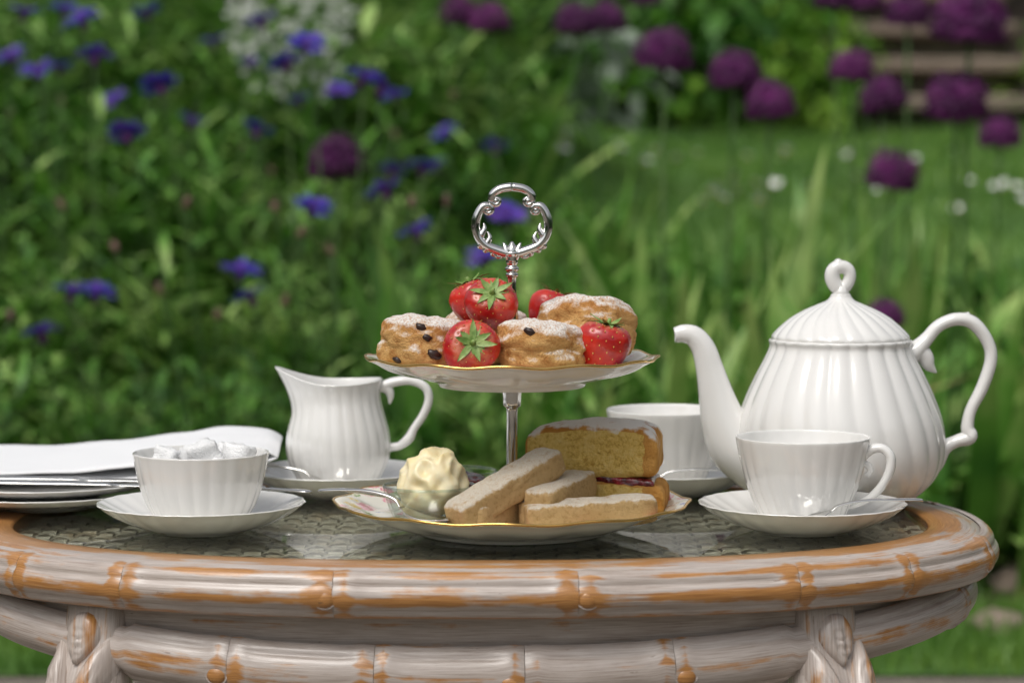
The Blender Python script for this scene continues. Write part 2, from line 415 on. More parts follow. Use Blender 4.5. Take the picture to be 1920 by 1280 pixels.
# bamboo-style moulding: segments between carved nodes
def seg_profile(kind, s, swell, zc, nv=40):
    out = []
    for i in range(nv):
        ph = R(88) - R(178) * i / (nv - 1)
        if kind == 'rim':
            rg = .0030 * (abs(math.cos(ph * 2.6 + .35)) ** .7 - .6) * (1 - .9 * max(0, swell))
            o_ = -.012 + (.0135 + .0035 * swell + rg) * math.cos(ph); z = -.0165 + (.0155 + .0016 * swell + rg) * math.sin(ph)
        else:
            rg = .0030 * (abs(math.cos(ph * 1.75 + .2)) ** .7 - .6) * (1 - .9 * max(0, swell))
            o_ = -.026 + (.0120 + .003 * swell + rg) * math.cos(ph); z = zc + (.0190 - (.003 if zc > -.0655 else 0) + .0024 * swell + rg) * math.sin(ph)
        w = .38 * max(0, rg / .0010) + .75 * swell * (abs(s - .5) > .40) + (.1 if kind == 'rim' else -.12) + (-.18 if ph > .9 else 0)
        out.append((o_, z, w))
    return out
def arch(th):
    th = -abs((th + math.pi) % (2 * math.pi) - math.pi); tA, tB = frontA[0], frontA[5]
    if tA <= th <= tB: return -.0745 + .0125 * (2 * (th - tA) / (tB - tA) - 1) ** 2
    v = (th - tB) / (0 - tB) if th > tB else (tA - th) / (tA + math.pi)
    return -.0620 + .0150 * math.sin(v * math.pi / 2)
def moulding(kind, nodes, name):
    n = len(nodes)
    for i in range(n):
        a0 = nodes[i]; a1 = nodes[(i + 1) % n]
        if a1 <= a0: a1 += 2 * math.pi
        m = max(14, int((a1 - a0) / .018)); L = (a1 - a0) * .33
        ths = [a0 + .0004 + (a1 - a0 - .0008) * j / m for j in range(m + 1)]
        def pr(s, th, L=L):
            dd = min(s, 1 - s) * L
            sw = math.exp(-(dd / .010) ** 2)
            if dd < .0022: sw -= .75 * (1 - dd / .0022)
            return seg_profile(kind, s, sw, arch(th) if kind == 'apron' else 0)
        ring_sweep(name, ths, pr)
def px_nodes(pxs, off, yy):
    return sorted(th_of(at_y(p, 1100, yy(p)).x, off) for p in pxs)
frontA = None
dep = lambda p: -.19 + .19 * abs((p - 901) / 960) ** 2.4
front = px_nodes([60, 245, 625, 1085, 1490, 1690, 1842], 0, dep)
rim_nodes = front + sorted(-t for t in front)
frontA = px_nodes([188, 440, 705, 980, 1255, 1545, 1795], -.02, dep)
moulding('rim', rim_nodes, 'rim_segment')
apron_nodes = frontA + sorted(-t for t in frontA)
moulding('apron', apron_nodes, 'apron_segment')
ring_sweep('apron', full, lambda s, th: [(-.020, -.030, .1), (-.0275, -.033, .05), (-.0285, -.040, .12), (-.031, arch(th) - .014, .1), (-.044, arch(th) - .016, .1), (-.042, -.03, 0)])
def bud(th, off, z, r):        # carved bud beside a node
    p, n = oval(th, off); M = Matrix.Rotation(math.atan2(n.y, n.x), 3, 'Z')
    v, f = sphere_data(p + Vector((0, 0, T + z)), r, .6, 1.15, 1.0, 14, 10, M)
    v2, f2 = tube_data([p + n * .0005 + M @ Vector((0, math.cos(q_) * r * 1.22, math.sin(q_) * r * 1.06)) + Vector((0, 0, T + z)) for q_ in [k * .3307 for k in range(20)]], .0008, 6)
    V, F = join_data([(v, f), (v2, f2)])
    tp(mesh('carved_bud', V, F, wood, None, True, [(q_.x, q_.z) for q_ in V], [.75] * len(v) + [0.] * len(v2)))
for k in (2, 3, 6):
    for sg in (1, -1): bud(sg * (front[k] + (.014 if k == 3 else -.012)), .001, -.0185, .0062)
for k in (1, 3, 4):
    for sg in (1, -1): bud(sg * (frontA[k] + (.020 if k == 4 else -.020)), -.0140, arch(frontA[k]) - .004, .0062)
def leg(th):
    p, n = oval(th, -.022); tn = Vector((-n.y, n.x, 0))
    zs = [0, -.03, -.055, -.085, -.13, -.2, -.3, -.38, -.43, -.455]
    zz = [-.030 + z for z in zs]; zz[-1] = -T + .006
    outs = [-.008, -.003, .006, .010, .002, -.010, -.018, -.014, -.004, .002]
    ws = [.0235, .0245, .0275, .0310, .0285, .0190, .0125, .012, .014, .016]
    V, U, W = [], [], []
    P = catmull([(o_, w, z) for o_, w, z in zip(outs, ws, zz)], 5)
    for q_ in P:
        for k in range(20):
            a_ = 2 * math.pi * k / 20; c, s = math.cos(a_), math.sin(a_)
            c = math.copysign(abs(c) ** .7, c); s = math.copysign(abs(s) ** .7, s)
            V.append(p + n * (q_.x + c * q_.y * .8 - .006) + tn * s * q_.y + Vector((0, 0, T + q_.z))); U.append((q_.z, k * .006)); W.append(.12)
    o = tp(mesh('leg', V, grid_faces(len(P), 20) + [tuple(range((len(P) - 1) * 20, len(P) * 20))], wood, None, True, U, W))
    def surf(x_, zc):
        k = min(P, key=lambda q_: abs(q_.z - zc)); w = k.y
        return k.x - .006 + .8 * w * max(0.02, 1 - min(1, abs(x_) / w) ** 2.86) ** (1 / 2.86)
    # carved petal and crossing leaves on the knee
    def carve(cx, cz, lx, lz, rot, thick, wear):
        V = []; nu, nv = 18, 10
        for i in range(nv + 1):
            rr = i / nv
            for j in range(nu):
                a_ = 2 * math.pi * j / nu; u_ = math.cos(a_) * rr; v_ = math.sin(a_) * rr
                u_ *= 1 - .75 * max(0, -v_) ** 1.5
                x_ = (u_ * math.cos(rot) - v_ * lz / lx * math.sin(rot)) * lx; z_ = (u_ * lx / lz * math.sin(rot) + v_ * math.cos(rot)) * lz
                h = thick * (1 - .35 * rr ** 2 - .65 * rr ** 8) - .0025 * rr ** 8 + .0012 * math.cos(u_ * 14) * (1 - rr)
                zc = cz + z_; oo = surf(cx + x_, zc)
                V.append(p + n * (oo + h) + tn * (cx + x_) + Vector((0, 0, T + zc)))
        F = grid_faces(nv + 1, nu)
        c_ = mesh('leaf_carving', V, F, wood, o, True, [((v.z - T) * 1.0, v.x) for v in V], [wear] * len(V))
    carve(0, -.056, .0150, .0190, 0, .0062, .20); carve(-.0125, -.094, .0105, .041, R(15), .0075, .16); carve(.0115, -.094, .0115, .043, R(-16), .0100, .24)
for t_ in (frontA[0], frontA[5], -frontA[0], -frontA[5]): leg(t_)

# ------------------------------------------------------------------ china
FL = 24
def saucer(name, loc, label, group, rad=.0765, h=.021, m=china, fl=FL, amp=.0016, rz=0.):
    k = rad / .0765
    prof = [(0, .0035), (.028 * k, .002), (.030 * k, 0), (.0345 * k, 0), (.0375 * k, .0012), (.051 * k, .0058, amp * .3), (.066 * k, h * .62, amp), (rad - .001, h - .001, amp * 1.2), (rad, h, amp * 1.3), (rad - .0016, h + .0003, amp * 1.2),
            (.066 * k, h * .66 + .003, amp), (.050 * k, .0095, amp * .6), (.036 * k, .0072, 0), (.022 * k, .0062), (0, .006)]
    o = lathe(name, prof, m, None, FL * 8, 4, fl, twist=14.)
    o.location = loc; o.rotation_euler.z = rz; return tag(o, label, 'saucer', group)
GS = 'white fluted saucers on the glass'
p_sug, p_cup = on_z(378, 994, T), on_z(1504, 994, T)
p_jug, p_bcup, p_pot = on_z(635, 927, T), on_z(1249, 925, T), on_z(1573, 949, T)
saucer('saucer', p_sug, 'white fluted saucer under the bowl of sugar lumps', GS, rz=.2)
saucer('saucer', p_cup, 'white fluted saucer under the teacup with its handle in view', GS)
saucer('saucer', p_jug, 'white fluted saucer under the milk jug', GS, rz=.1)
saucer('saucer', p_bcup, 'white fluted saucer under the teacup behind the sponge cake', GS, rz=.3)
def cup_body(parent, bowl=False):
    a = .0015
    if bowl: pr = [(0, .003), (.024, .003), (.0275, 0), (.031, .0006), (.0345, .004, a * .3), (.0400, .013, a), (.0444, .025, a), (.0476, .038, a * .8), (.0496, .0490, a * .6), (.0500, .0515, a * .5), (.0490, .0518, a * .4), (.0470, .046, 0), (.042, .030), (.036, .014), (.026, .007), (0, .006)]
    else: pr = [(0, .003), (.022, .003), (.026, 0), (.0295, .0006), (.0318, .005, a * .6), (.0362, .015, a), (.0412, .028, a), (.0452, .042, a * .7), (.0482, .055, a * .4), (.0495, .0625, a * .3), (.0486, .0630, a * .2), (.0468, .056, 0), (.043, .044), (.036, .024), (.028, .011), (0, .008)]
    return lathe('body', pr, china, parent, FL * 8, 4, FL, twist=(lambda z: -900 * max(0, .045 - z) ** 2) if not bowl else 4.)
def teacup(loc, label, rz):
    e_ = empty('teacup', loc, label, 'teacup', 'white fluted teacups', rz); cup_body(e_)
    tube('handle', [(.044, 0, .050), (.051, 0, .0555), (.059, 0, .0560), (.0645, 0, .050), (.0640, 0, .040), (.0585, 0, .029), (.050, 0, .020), (.040, 0, .0145), (.033, 0, .012)], [.0036, .0036, .0034, .0036, .0036, .0032, .003, .0026, .002], china, e_, 7, 12, 1.25)
    tube('handle_curl', [(.0455, 0, .045), (.0485, 0, .043), (.0500, 0, .0395), (.0482, 0, .0370), (.0460, 0, .0365)], [.0028, .0026, .0022, .002, .0014], china, e_, 6, 10)
    return e_
UP = Vector((0, 0, .0064))
teacup(p_cup + UP, 'white teacup with curled handle in front of the teapot', R(-14))
teacup(p_bcup + UP, 'white teacup behind the sponge cake, left of the teapot spout', R(25))
sb = empty('sugar_bowl', p_sug + UP, 'white fluted bowl without handle, filled with sugar lumps', 'bowl'); cup_body(sb, True)

# milk jug
jug = empty('milk_jug', p_jug + UP, 'white fluted milk jug with pouring lip and looped handle', 'jug')
def jug_post(v, th, p):
    k = sstep(.058, .092, v.z); s_ = max(0, math.cos(th - math.pi)) ** 3.0; bk = max(0, math.cos(th)) ** 2
    v.x -= .0165 * s_ * k; v.y *= 1 - .22 * k * s_; v.z += (.0135 * s_ + .003 * bk) * k
    return v
a = .0011
lathe('body', [(0, .003), (.023, .003), (.026, 0), (.0295, .0008), (.0345, .008, a), (.0405, .020, a), (.0428, .032, a), (.0418, .045, a), (.0382, .059, a), (.0352, .070, a), (.0348, .078, a * .8), (.0362, .085, a * .5), (.0366, .0862, a * .4), (.0355, .0866), (.0338, .080), (.0335, .070), (.038, .052), (.040, .034), (.035, .014), (.02, .007), (0, .006)], china, jug, FL * 8, 4, FL, twist=18., post=jug_post)
jl = lambda x, y: ((x - 635) / 2258, 0, (897 - y) / 2258)
tube('handle', [jl(712, 712), jl(737, 702), jl(768, 699), jl(795, 710), jl(803, 732), jl(794, 760), jl(776, 787), jl(766, 806), jl(748, 820), jl(729, 824), jl(714, 840)], [.0042, .0040, .0036, .0036, .0036, .0035, .0033, .0042, .0034, .0034, .002], china, jug, 7, 12, 1.2)
tube('handle_spur', [jl(716, 708), jl(728, 716), jl(732, 728), jl(730, 742)], [.005, .0042, .003, .001], china, jug, 6, 10)

# teapot
pot = empty('teapot', p_pot, 'large white swirl-fluted teapot with domed lid', 'teapot')
a = .0028
lathe('body', [(0, .004), (.043, .004), (.046, 0), (.051, .0008), (.0560, .006, a * .4), (.0690, .0165, a * .8), (.0785, .031, a), (.0825, .049, a), (.0805, .068, a), (.0740, .087, a), (.0662, .104, a), (.0590, .118, a), (.0552, .127, a), (.0560, .1315, a * .8), (.0552, .1330, a * .6), (.0530, .1325, 0), (.0515, .126), (.053, .11)], china, pot, FL * 10, 5, FL, twist=lambda z: -330 * max(0, .105 - z) ** 2)
lid = lathe('lid', [(.0505, .1270), (.0525, .1315), (.0540, .1335, .0006), (.0532, .1365, a * .7), (.0475, .1425, a), (.0385, .1500, a), (.0280, .1560, a), (.0180, .1605, a * .6), (.0115, .1635, .0002), (.0085, .1665), (.0070, .1690), (0, .1700)], china, pot, FL * 10, 5, FL, twist=95.)
loop = [(math.cos(t_) * .0068 + .0008 * math.sin(2 * t_), 0, .1815 + math.sin(t_) * .0086) for t_ in [2 * math.pi * k / 26 - 1.57 for k in range(27)]]
V, F = tube_data(loop, [.0056 - .0006 * math.sin(2 * math.pi * k / 26) for k in range(27)], 14, .95)
v2, f2 = tube_data([(0, 0, .166), (0, 0, .171), (0, 0, .1755)], [.0085, .0062, .0055], 14)
V, F = join_data([(V, F), (v2, f2), sphere_data((-.0022, 0, .1925), .0042)])
mesh('knob', V, F, china, lid)
pl = lambda x, y: ((x - 1573) / 2350, 0, (949 - y) / 2350)
sp_ = [(-.052, 0, .034), (-.070, 0, .042), pl(1378, 832), pl(1357, 790), pl(1343, 742), pl(1331, 694), pl(1319, 655), pl(1302, 632), pl(1282, 626), pl(1266, 629)]
V, F = tube_data(catmull(sp_, 7), interp([.030, .027, .0225, .0182, .0142, .0112, .0096, .0084, .0072, .0060], 7), 24, .85, cap=False)
v2, f2 = tube_data([Vector(pl(1266, 629)) + Vector(d_) for d_ in ((0, 0, 0), (.001, 0, 0), (.012, 0, .001))], [.0060, .0046, .0044], 24, .85, cap=False)
Vs, Fs = join_data([(V, F), (v2, f2)]); mesh('spout', Vs, Fs, china, pot)
hp = [pl(1698, 668), pl(1715, 655), pl(1733, 636), pl(1756, 611), pl(1789, 599), pl(1820, 607), pl(1846, 640), pl(1853, 675), pl(1838, 725), pl(1817, 768), pl(1811, 800), pl(1815, 818), pl(1790, 827), pl(1768, 840), pl(1757, 868), pl(1748, 890)]
tube('handle', hp, [.009, .0075, .0055, .0050, .0052, .0054, .0050, .0050, .0050, .0046, .0052, .0062, .0050, .0058, .0050, .0025], china, pot, 7, 14, 1.3)
tube('handle_spur', [pl(1712, 652), pl(1730, 668), pl(1738, 685), pl(1752, 699)], [.008, .0068, .0050, .0008], china, pot, 6, 12)
tube('thumb_rest', [pl(1785, 601), pl(1802, 596), pl(1812, 588)], [.004, .0042, .0012], china, pot, 6, 12)

# stacked side plates with napkin and knives
p_pl = on_z(88, 951, T)
def side_plate(z, label, rz):
    o = saucer('side_plate', p_pl + Vector((0, 0, z)), label, 'stacked side plates', .088, .0145, china, FL, .0015, rz); o['category'] = 'plate'
side_plate(.001, 'white fluted side plate, lower of the stacked pair', 0.1); side_plate(.0085, 'white fluted side plate carrying the knives, upper of the stacked pair', .22)
# folded napkin: one cloth doubled over, with a soft rolled fold at its end
y0n = p_pl.y - .004
prof = [(-.50, .0225), (-.44, .0225), (-.36, .0226), (-.30, .0232), (-.255, .0260), (-.225, .0300), (-.203, .0350), (-.188, .0392), (-.1865, .0412), (-.196, .0458), (-.212, .0482), (-.232, .0470), (-.265, .0400), (-.30, .0335), (-.36, .0282), (-.44, .0268), (-.50, .0265)]
P = catmull([(x_, z_, 0) for x_, z_ in prof], 5); V = []; ny = 14
for j in range(ny + 1):
    t_ = j / ny
    for p in P:
        sh = -.010 * t_ + .02 * (p.x + .18) * (t_ - .5)
        V.append((p.x + sh, y0n + .150 * t_ + .02 * (p.x + .3), T + p.y + .006 * t_ * sstep(-.2, -.3, p.x) + .0016 * noise.noise(Vector((p.x * 25, t_ * 4, p.y * 100)))))
nap = mesh('napkin', V, grid_faces(ny + 1, len(P), False), linen)
sm = nap.modifiers.new('thick', 'SOLIDIFY'); sm.thickness = .0018; sm.offset = 0
tag(nap, 'folded white linen napkin with rolled end on the stacked plates', 'napkin')

# cutlery: a long blade-like sheet with width and height along its length
def cutlery(name, stations, label, cat, parts, group=None):
    """stations: (point, half width, dish); parts: list of (name, first, last) station ranges"""
    e_ = empty(name, stations[0][0], label, cat, group); o0 = Vector(stations[0][0])
    for pn, i0, i1 in parts:
        S = stations[i0:i1 + 1]; C = catmull([s[0] for s in S], 6); Wd = interp([s[1] for s in S], 6); Ds = interp([s[2] for s in S], 6); V = []
        for i, c in enumerate(C):
            t = (C[min(i + 1, len(C) - 1)] - C[max(i - 1, 0)]); t.normalize(); sd = t.cross(Vector((0, 0, 1))).normalized(); upv = sd.cross(t)
            ring = []
            for k in range(9): s_ = -1 + k / 4; ring.append(c + sd * Wd[i] * s_ + upv * (Ds[i] * (s_ * s_ - 1) + .0009 * (1 - s_ * s_)))
            for k in range(7, 0, -1): s_ = -1 + k / 4; ring.append(c + sd * Wd[i] * s_ + upv * (Ds[i] * (s_ * s_ - 1) - .0011 * (1 - s_ ** 4)))
            V += [r_ - o0 for r_ in ring]
        F = grid_faces(len(C), 16) + [tuple(range(16))[::-1], tuple(range((len(C) - 1) * 16, len(C) * 16))]
        mesh(pn, V, [f[::-1] for f in F], silver, e_)
def spoon(A, B, label, k=1., lift=.004, group='silver teaspoons'):
    """A: bowl tip, B: handle end"""
    A, B = Vector(A), Vector(B); L = (B - A)
    f = lambda t, h: A + L * t + Vector((0, 0, h))
    st = [(f(0, 0), .0015, 0), (f(.05, -.001), .0075 * k, .001), (f(.16, -.002), .0115 * k, .0042 * k), (f(.27, -.001), .009 * k, .003 * k), (f(.35, .001), .0035 * k, .0006), (f(.42, lift), .0021, -.0004), (f(.6, lift * 1.2), .0022, -.0005), (f(.8, lift * .7), .0034, -.0005), (f(.95, .001), .0048, -.0005), (f(1, 0), .0022, 0)]
    cutlery('teaspoon', st, label, 'spoon', [('bowl', 0, 4), ('handle', 4, 9)], group)
Z = Vector((0, 0, 1))
pc = p_cup + Vector((0, 0, T * 0))
spoon(p_cup + Vector((-.022, -.048, .0155)), p_cup + Vector((.084, -.030, .0265)), 'silver teaspoon on the saucer in front of the teapot')
spoon(p_sug + Vector((-.015, .046, .0160)), p_sug + Vector((.080, .018, .0262)), 'silver teaspoon resting on the sugar bowl saucer')
spoon(p_bcup + Vector((-.045, -.048, .0155)), p_bcup + Vector((.058, -.044, .0240)), 'silver teaspoon on the saucer behind the sponge cake')
spoon(p_jug + Vector((.015, -.048, .0155)), p_jug + Vector((-.082, -.022, .0260)), 'silver teaspoon on the milk jug saucer')
def knife(A, B, label):
    A, B = Vector(A), Vector(B); f = lambda t, h=0: A + (B - A) * t + Vector((0, 0, h))
    cutlery('table_knife', [(f(0), .001, 0), (f(.04), .006, 0), (f(.25), .0085, 0), (f(.48), .0078, 0), (f(.53), .0045, 0), (f(.58), .0050, -.001), (f(.8), .0062, -.0018), (f(.97), .0070, -.0018), (f(1), .004, -.001)], label, 'knife', [('blade', 0, 4), ('handle', 4, 8)], 'knives on the side plates')
zk = T + .0238
knife(p_pl + Vector((.178, -.052, zk - T - .001)), p_pl + Vector((-.045, -.040, zk - T + .001)), 'silver table knife at the front edge of the upper side plate')
knife(p_pl + Vector((.150, -.022, zk - T)), p_pl + Vector((-.075, -.012, zk - T + .001)), 'silver table knife lying against the folded napkin')

# sugar lumps
def lump(c, s, seed, label):
    V, F = sphere_data((0, 0, 0), 1, nu=28, nv=18); rng = random.Random(seed); out = []
    for v in V:
        m_ = max(abs(v.x), abs(v.y) * 1.1, abs(v.z)); v2 = v / (m_ ** .90) * s * .93
        v2 *= 1 + .16 * noise.noise(v * 2.2 + Vector((seed, 0, 0))) + .06 * noise.noise(v * 6 + Vector((seed, 3, 0)))
        out.append(v2)
    o = mesh('sugar_lump', out, F, sugar_m); o.location = c; o.rotation_euler = (rng.uniform(-.4, .4), rng.uniform(-.4, .4), rng.uniform(0, 3))
    tag(o, label, 'sugar lump', 'sugar lumps in the bowl')
sgc = p_sug + UP
for k, (dx, dy, dz, s) in enumerate([(-.026, .004, .0450, .0105), (.002, -.008, .0475, .0135), (.027, .004, .0465, .0115), (-.008, .024, .044, .011), (.016, .024, .044, .0105), (-.018, -.018, .038, .010), (.018, -.016, .038, .0105)]):
    lump(sgc + Vector((dx, dy, dz)), s, k * 3.7, ['small white sugar lump beside the big one, towards the napkin', 'large flat white sugar lump in the middle of the bowl', 'rounded white sugar lump beside the big one, towards the milk jug'][k] if k < 3 else 'white sugar lump low in the bowl behind or under the larger ones')

# ------------------------------------------------------------------ two-tier cake stand
stand = empty('cake_stand', (0, 0, T), 'two-tier cake stand with floral gilt-edged plates and ornate silver ring handle', 'cake stand')
def tier(name, rad, z, h, flat_r, label):
    wav = lambda v, th, p: Vector((v.x, v.y, v.z)) * 1.0 if p.x < rad * .7 else Vector((v.x * (1 + .010 * math.cos(12 * th) + .004 * math.cos(24 * th)), v.y * (1 + .010 * math.cos(12 * th) + .004 * math.cos(24 * th)), v.z + .0009 * math.cos(12 * th + .6)))
    fr_ = flat_r
    o = lathe(name, [(0, .003), (fr_ * .78, .003), (fr_ * .80, 0), (fr_ * .86, 0), (fr_ * .9, .003), (fr_ * 1.06, .0058), (rad * .84, h * .56), (rad * .95, h * .84), (rad - .0008, h - .0012), (rad, h), (rad - .0012, h + .0005), (rad * .95, h * .90 + .0016), (rad * .87, h * .62 + .0034), (rad * .80, .0138), (rad * .72, .0130), (rad * .4, .0128), (0, .0128)], chintz(name + '_china', rad * .62), stand, 192, 4, post=wav)
    o.location.z = z; o['label'] = label
    pts = []
    for k in range(193):
        th = 2 * math.pi * k / 192; s = (rad + .0001) * (1 + .010 * math.cos(12 * th) + .004 * math.cos(24 * th)); pts.append((s * math.cos(th), s * math.sin(th), h + .0001 + .0009 * math.cos(12 * th + .6)))
    V, F = tube_data(pts, .00115, 8, 1.0, cap=False); mesh('gilt_edge', V, F, gold, o)
tier('lower_plate', .130, 0, .0225, .082, 'larger floral plate with gilt edge'); tier('upper_plate', .1065, .1075, .0215, .062, 'smaller floral plate with gilt edge')
lathe('pole', [(0, .0128), (.0150, .0128), (.0150, .0145), (.0085, .0158), (.0046, .019), (.0042, .03), (.0040, .07), (.0040, .088), (.0046, .0915), (.0064, .0935), (.0068, .1005), (.0074, .1065), (.0074, .1102), (0, .1102)], silver, stand, 32, 3)
hd = lathe('handle_stem', [(0, .1203), (.011, .1203), (.0112, .1218), (.0075, .1235), (.0066, .128), (.0062, .138), (.0048, .155), (.0034, .174), (.0032, .1865), (.0046, .1885), (.0046, .1903), (.0034, .1912), (.0050, .1930), (.0050, .1947), (.0036, .1962), (.0046, .1985), (.0044, .202), (.006, .206), (0, .208)], silver, stand, 28, 3)
hl = lambda x, y: ((x - 958) / 2553, 0, .0225 + (945 - y) / 2553 - .0005)
parts = []
def ht(pts, rad): parts.append(tube_data(catmull([hl(*p) for p in pts], 6), interp(rad, 6), 12, 1.15))
def scroll(cx, cy, r, a0, turns, rr):
    n = 18; pts = []
    for k in range(n + 1):
        t_ = k / n; q_ = a0 + turns * 2 * math.pi * t_; s = r * (1 - .75 * t_); pts.append(Vector(hl(cx + math.cos(q_) * s, cy - math.sin(q_) * s)))
    parts.append(tube_data(pts, [rr * (1 - .35 * k / n) for k in range(n + 1)], 10)); parts.append(sphere_data(hl(cx, cy), .0022))
for sg in (-1, 1):
    m_ = lambda x: 958 + sg * (x - 958)
    ht([(958, 353), (m_(980), 357), (m_(994), 367), (m_(997), 380)], [.0032, .0032, .0030, .0024])
    scroll(m_(988), 379, 9, 0 if sg > 0 else math.pi, -sg * 1.2, .0021)
    ht([(m_(1000), 388), (m_(1013), 390), (m_(1023), 408), (m_(1026), 428), (m_(1020), 448), (m_(1006), 463), (m_(985), 472), (m_(966), 478)], [.0024, .0030, .0034, .0034, .0034, .0034, .0034, .0036])
    scroll(m_(1003), 396, 9, math.pi / 2, sg * 1.2, .0021)
    scroll(m_(983), 478, 8, 2.2 if sg > 0 else .9, sg * 1.1, .0020)
    for (x0, y0, x1, y1, x2, y2) in ((1016, 444, 1010, 432, 1011, 420), (1006, 460, 1000, 448, 1004, 436), (1010, 458, 1019, 464, 1012, 470), (1003, 465, 1008, 472, 1000, 474), (990, 470, 994, 478, 986, 484)):
        ht([(m_(x0), y0), (m_(x1), y1), (m_(x2), y2)], [.0030, .0021, .0004])
    ht([(m_(960), 492), (m_(968), 474), (m_(974), 457)], [.0030, .0034, .0006])
ht([(958, 494), (958, 470), (958, 455)], [.0042, .0042, .0008])
V, F = join_data(parts); mesh('ring_handle', V, F, silver, stand)

# ------------------------------------------------------------------ pastries on the upper tier
ZU = T + .1075 + .0129; ZL = T + .0129
def blob(Rr, H, pw, seed, amp, nu=72, nv=44, crack=0.):
    V = []
    for i in range(nv + 1):
        ph = math.pi * i / nv
        for j in range(nu):
            th = 2 * math.pi * j / nu; d = Vector((math.sin(ph) * math.cos(th), math.sin(ph) * math.sin(th), math.cos(ph)))
            k = ((math.hypot(d.x, d.y)) ** pw + abs(d.z) ** pw) ** (-1 / pw); v = Vector((d.x * k * Rr, d.y * k * Rr, d.z * k * H)); s = Vector((seed * 7.3, seed * 1.7, 0))
            f = amp * noise.noise(d * 1.6 + s) + amp * .5 * noise.noise(d * 4 + s) + amp * .25 * noise.noise(d * 10 + s)
            if crack: f -= crack * math.exp(-((v.z / H + .05 + .25 * noise.noise(d * 2 + s)) / .10) ** 2) * (.4 + .6 * abs(noise.noise(d * 3 - s)))
            V.append(v + v.normalized() * f)
    return V, [q_[::-1] for q_ in grid_faces(nv + 1, nu)]
def scone(loc, Rr, H, rot, seed, label, raisins):
    V, F = blob(Rr, H, 3.7, seed, .0038, crack=.0026)
    e_ = mesh('scone', V, F, scone_m); e_.location = loc; e_.rotation_euler = rot
    tag(e_, label, 'scone', 'sugar-dusted fruit scones')
    for k, (ang, zz, s) in enumerate(raisins):
        d = Vector((math.cos(ang), math.sin(ang), zz / Rr)); best = min(V, key=lambda v: (v.normalized() - d.normalized()).length)
        v, f = sphere_data((0, 0, 0), s, 1.3, .7, .8, 12, 8); v = [w * (1 + .3 * noise.noise(w * 400 + Vector((k, seed, 0)))) for w in v]
        r_ = mesh('raisin', v, f, raisin_m, e_); r_.location = best * .985; r_.rotation_euler = (0, .3, ang + 1.57)
scone(Vector((-.0650, -.018, ZU + .0200)), .0325, .0195, (0, R(4), .3), 1, 'golden scone with several dark raisins beside the front strawberry', [(-1.75, .006, .0030), (-1.6, -.006, .0045), (-2.45, -.012, .003), (-1.95, .015, .0035)])
scone(Vector((.0205, -.048, ZU + .0185)), .0325, .0190, (R(3), R(4), 1.1), 2, 'browned scone between two strawberries at the plate front', [(-2.95, .012, .0035), (-1.25, -.014, .0035)])
scone(Vector((.0560, .018, ZU + .0275)), .0370, .0225, (R(10), R(10), 2.2), 3, 'tall tilted scone thickly dusted with sugar', [(-1.2, .0, .003)])
scone(Vector((-.0200, .050, ZU + .0210)), .0330, .0205, (0, 0, .7), 4, 'scone at the back of the upper plate, mostly hidden by strawberries', [])
def strawberry(loc, axis, s, seed, label):
    """axis points from the tip to the leafy end"""
    e_ = empty('strawberry', loc, label, 'strawberry', 'fresh strawberries on the upper plate')
    e_.rotation_euler = Vector(axis).to_track_quat('Z', 'Y').to_euler()
    prof = catmull([(0, .0135, 0), (.007, .0150, 0), (.0145, .0135, 0), (.0192, .0075, 0), (.0196, .000, 0), (.0168, -.010, 0), (.0115, -.0190, 0), (.0052, -.0255, 0), (0, -.0272, 0)], 7)
    seeds = []; rng = random.Random(seed)
    for k in range(150):
        t_ = (k + .5) / 150; i = int((.10 + .86 * t_) * (len(prof) - 1)); q_ = k * 2.39996; seeds.append(Vector((prof[i].x * math.cos(q_), prof[i].x * math.sin(q_), prof[i].y)))
    V = []; n = 80
    for p in prof:
        for k in range(n):
            th = 2 * math.pi * k / n; r = max(p.x, 1e-4) * (1 + .05 * math.sin(2 * th + seed) + .03 * math.sin(3 * th + seed * 2)); v = Vector((r * math.cos(th), r * math.sin(th), p.y))
            V.append(v)
    for sd in seeds:
        for i, v in enumerate(V):
            dx = v.x - sd.x
            if -.004 < dx < .004:
                d2 = (v - sd).length_squared
                if d2 < 1.0e-5: V[i] = v * (1 - .034 * math.exp(-d2 / 1.4e-6))
    mesh('fruit', [v * s for v in V], grid_faces(len(prof), n), berry_m, e_)
    sv = [sphere_data(sd * s * .985, .00052 * s, 1, 1, 1.5, 6, 4) for sd in seeds]
    V, F = join_data(sv); stuff(mesh('seeds', V, F, seed_m, e_))
    for k in range(11):
        q_ = 2 * math.pi * k / 11 + rng.uniform(-.2, .2); L = rng.uniform(.010, .0165); V = []; lift = rng.uniform(-.003, .009)
        for i in range(6):
            t_ = i / 5; w = .0024 * math.sin(math.pi * min(1, .25 + .75 * t_)) * (1 if t_ < 1 else 0) + .00005; r_ = .002 + L * t_; z = .0152 + .0015 * math.sin(3 * t_) + lift * t_ * t_ - .002 * t_
            for sd in (-1, 0, 1): V.append((Vector((r_ * math.cos(q_) - sd * w * math.sin(q_), r_ * math.sin(q_) + sd * w * math.cos(q_), z - .0006 * (sd == 0)))) * s)
        mesh('sepal', V, grid_faces(6, 3, False), sepal_m, e_)
    V, F = join_data([tube_data([(0, 0, .0145 * s), (0, 0, .0175 * s), (.0008, 0, .0195 * s)], [.0026 * s, .0015 * s, .0014 * s], 8)]); mesh('stalk', V, F, sepal_m, e_)
strawberry(Vector((-.0295, -.066, ZU + .0200)), (.12, -.93, .30), 1.0, 1, 'strawberry between two scones at the plate front, leaves facing outward')
strawberry(Vector((-.0150, -.018, ZU + .0485)), (.05, -.78, .62), .95, 2, 'strawberry on top of the pile, its leaf star facing outward')
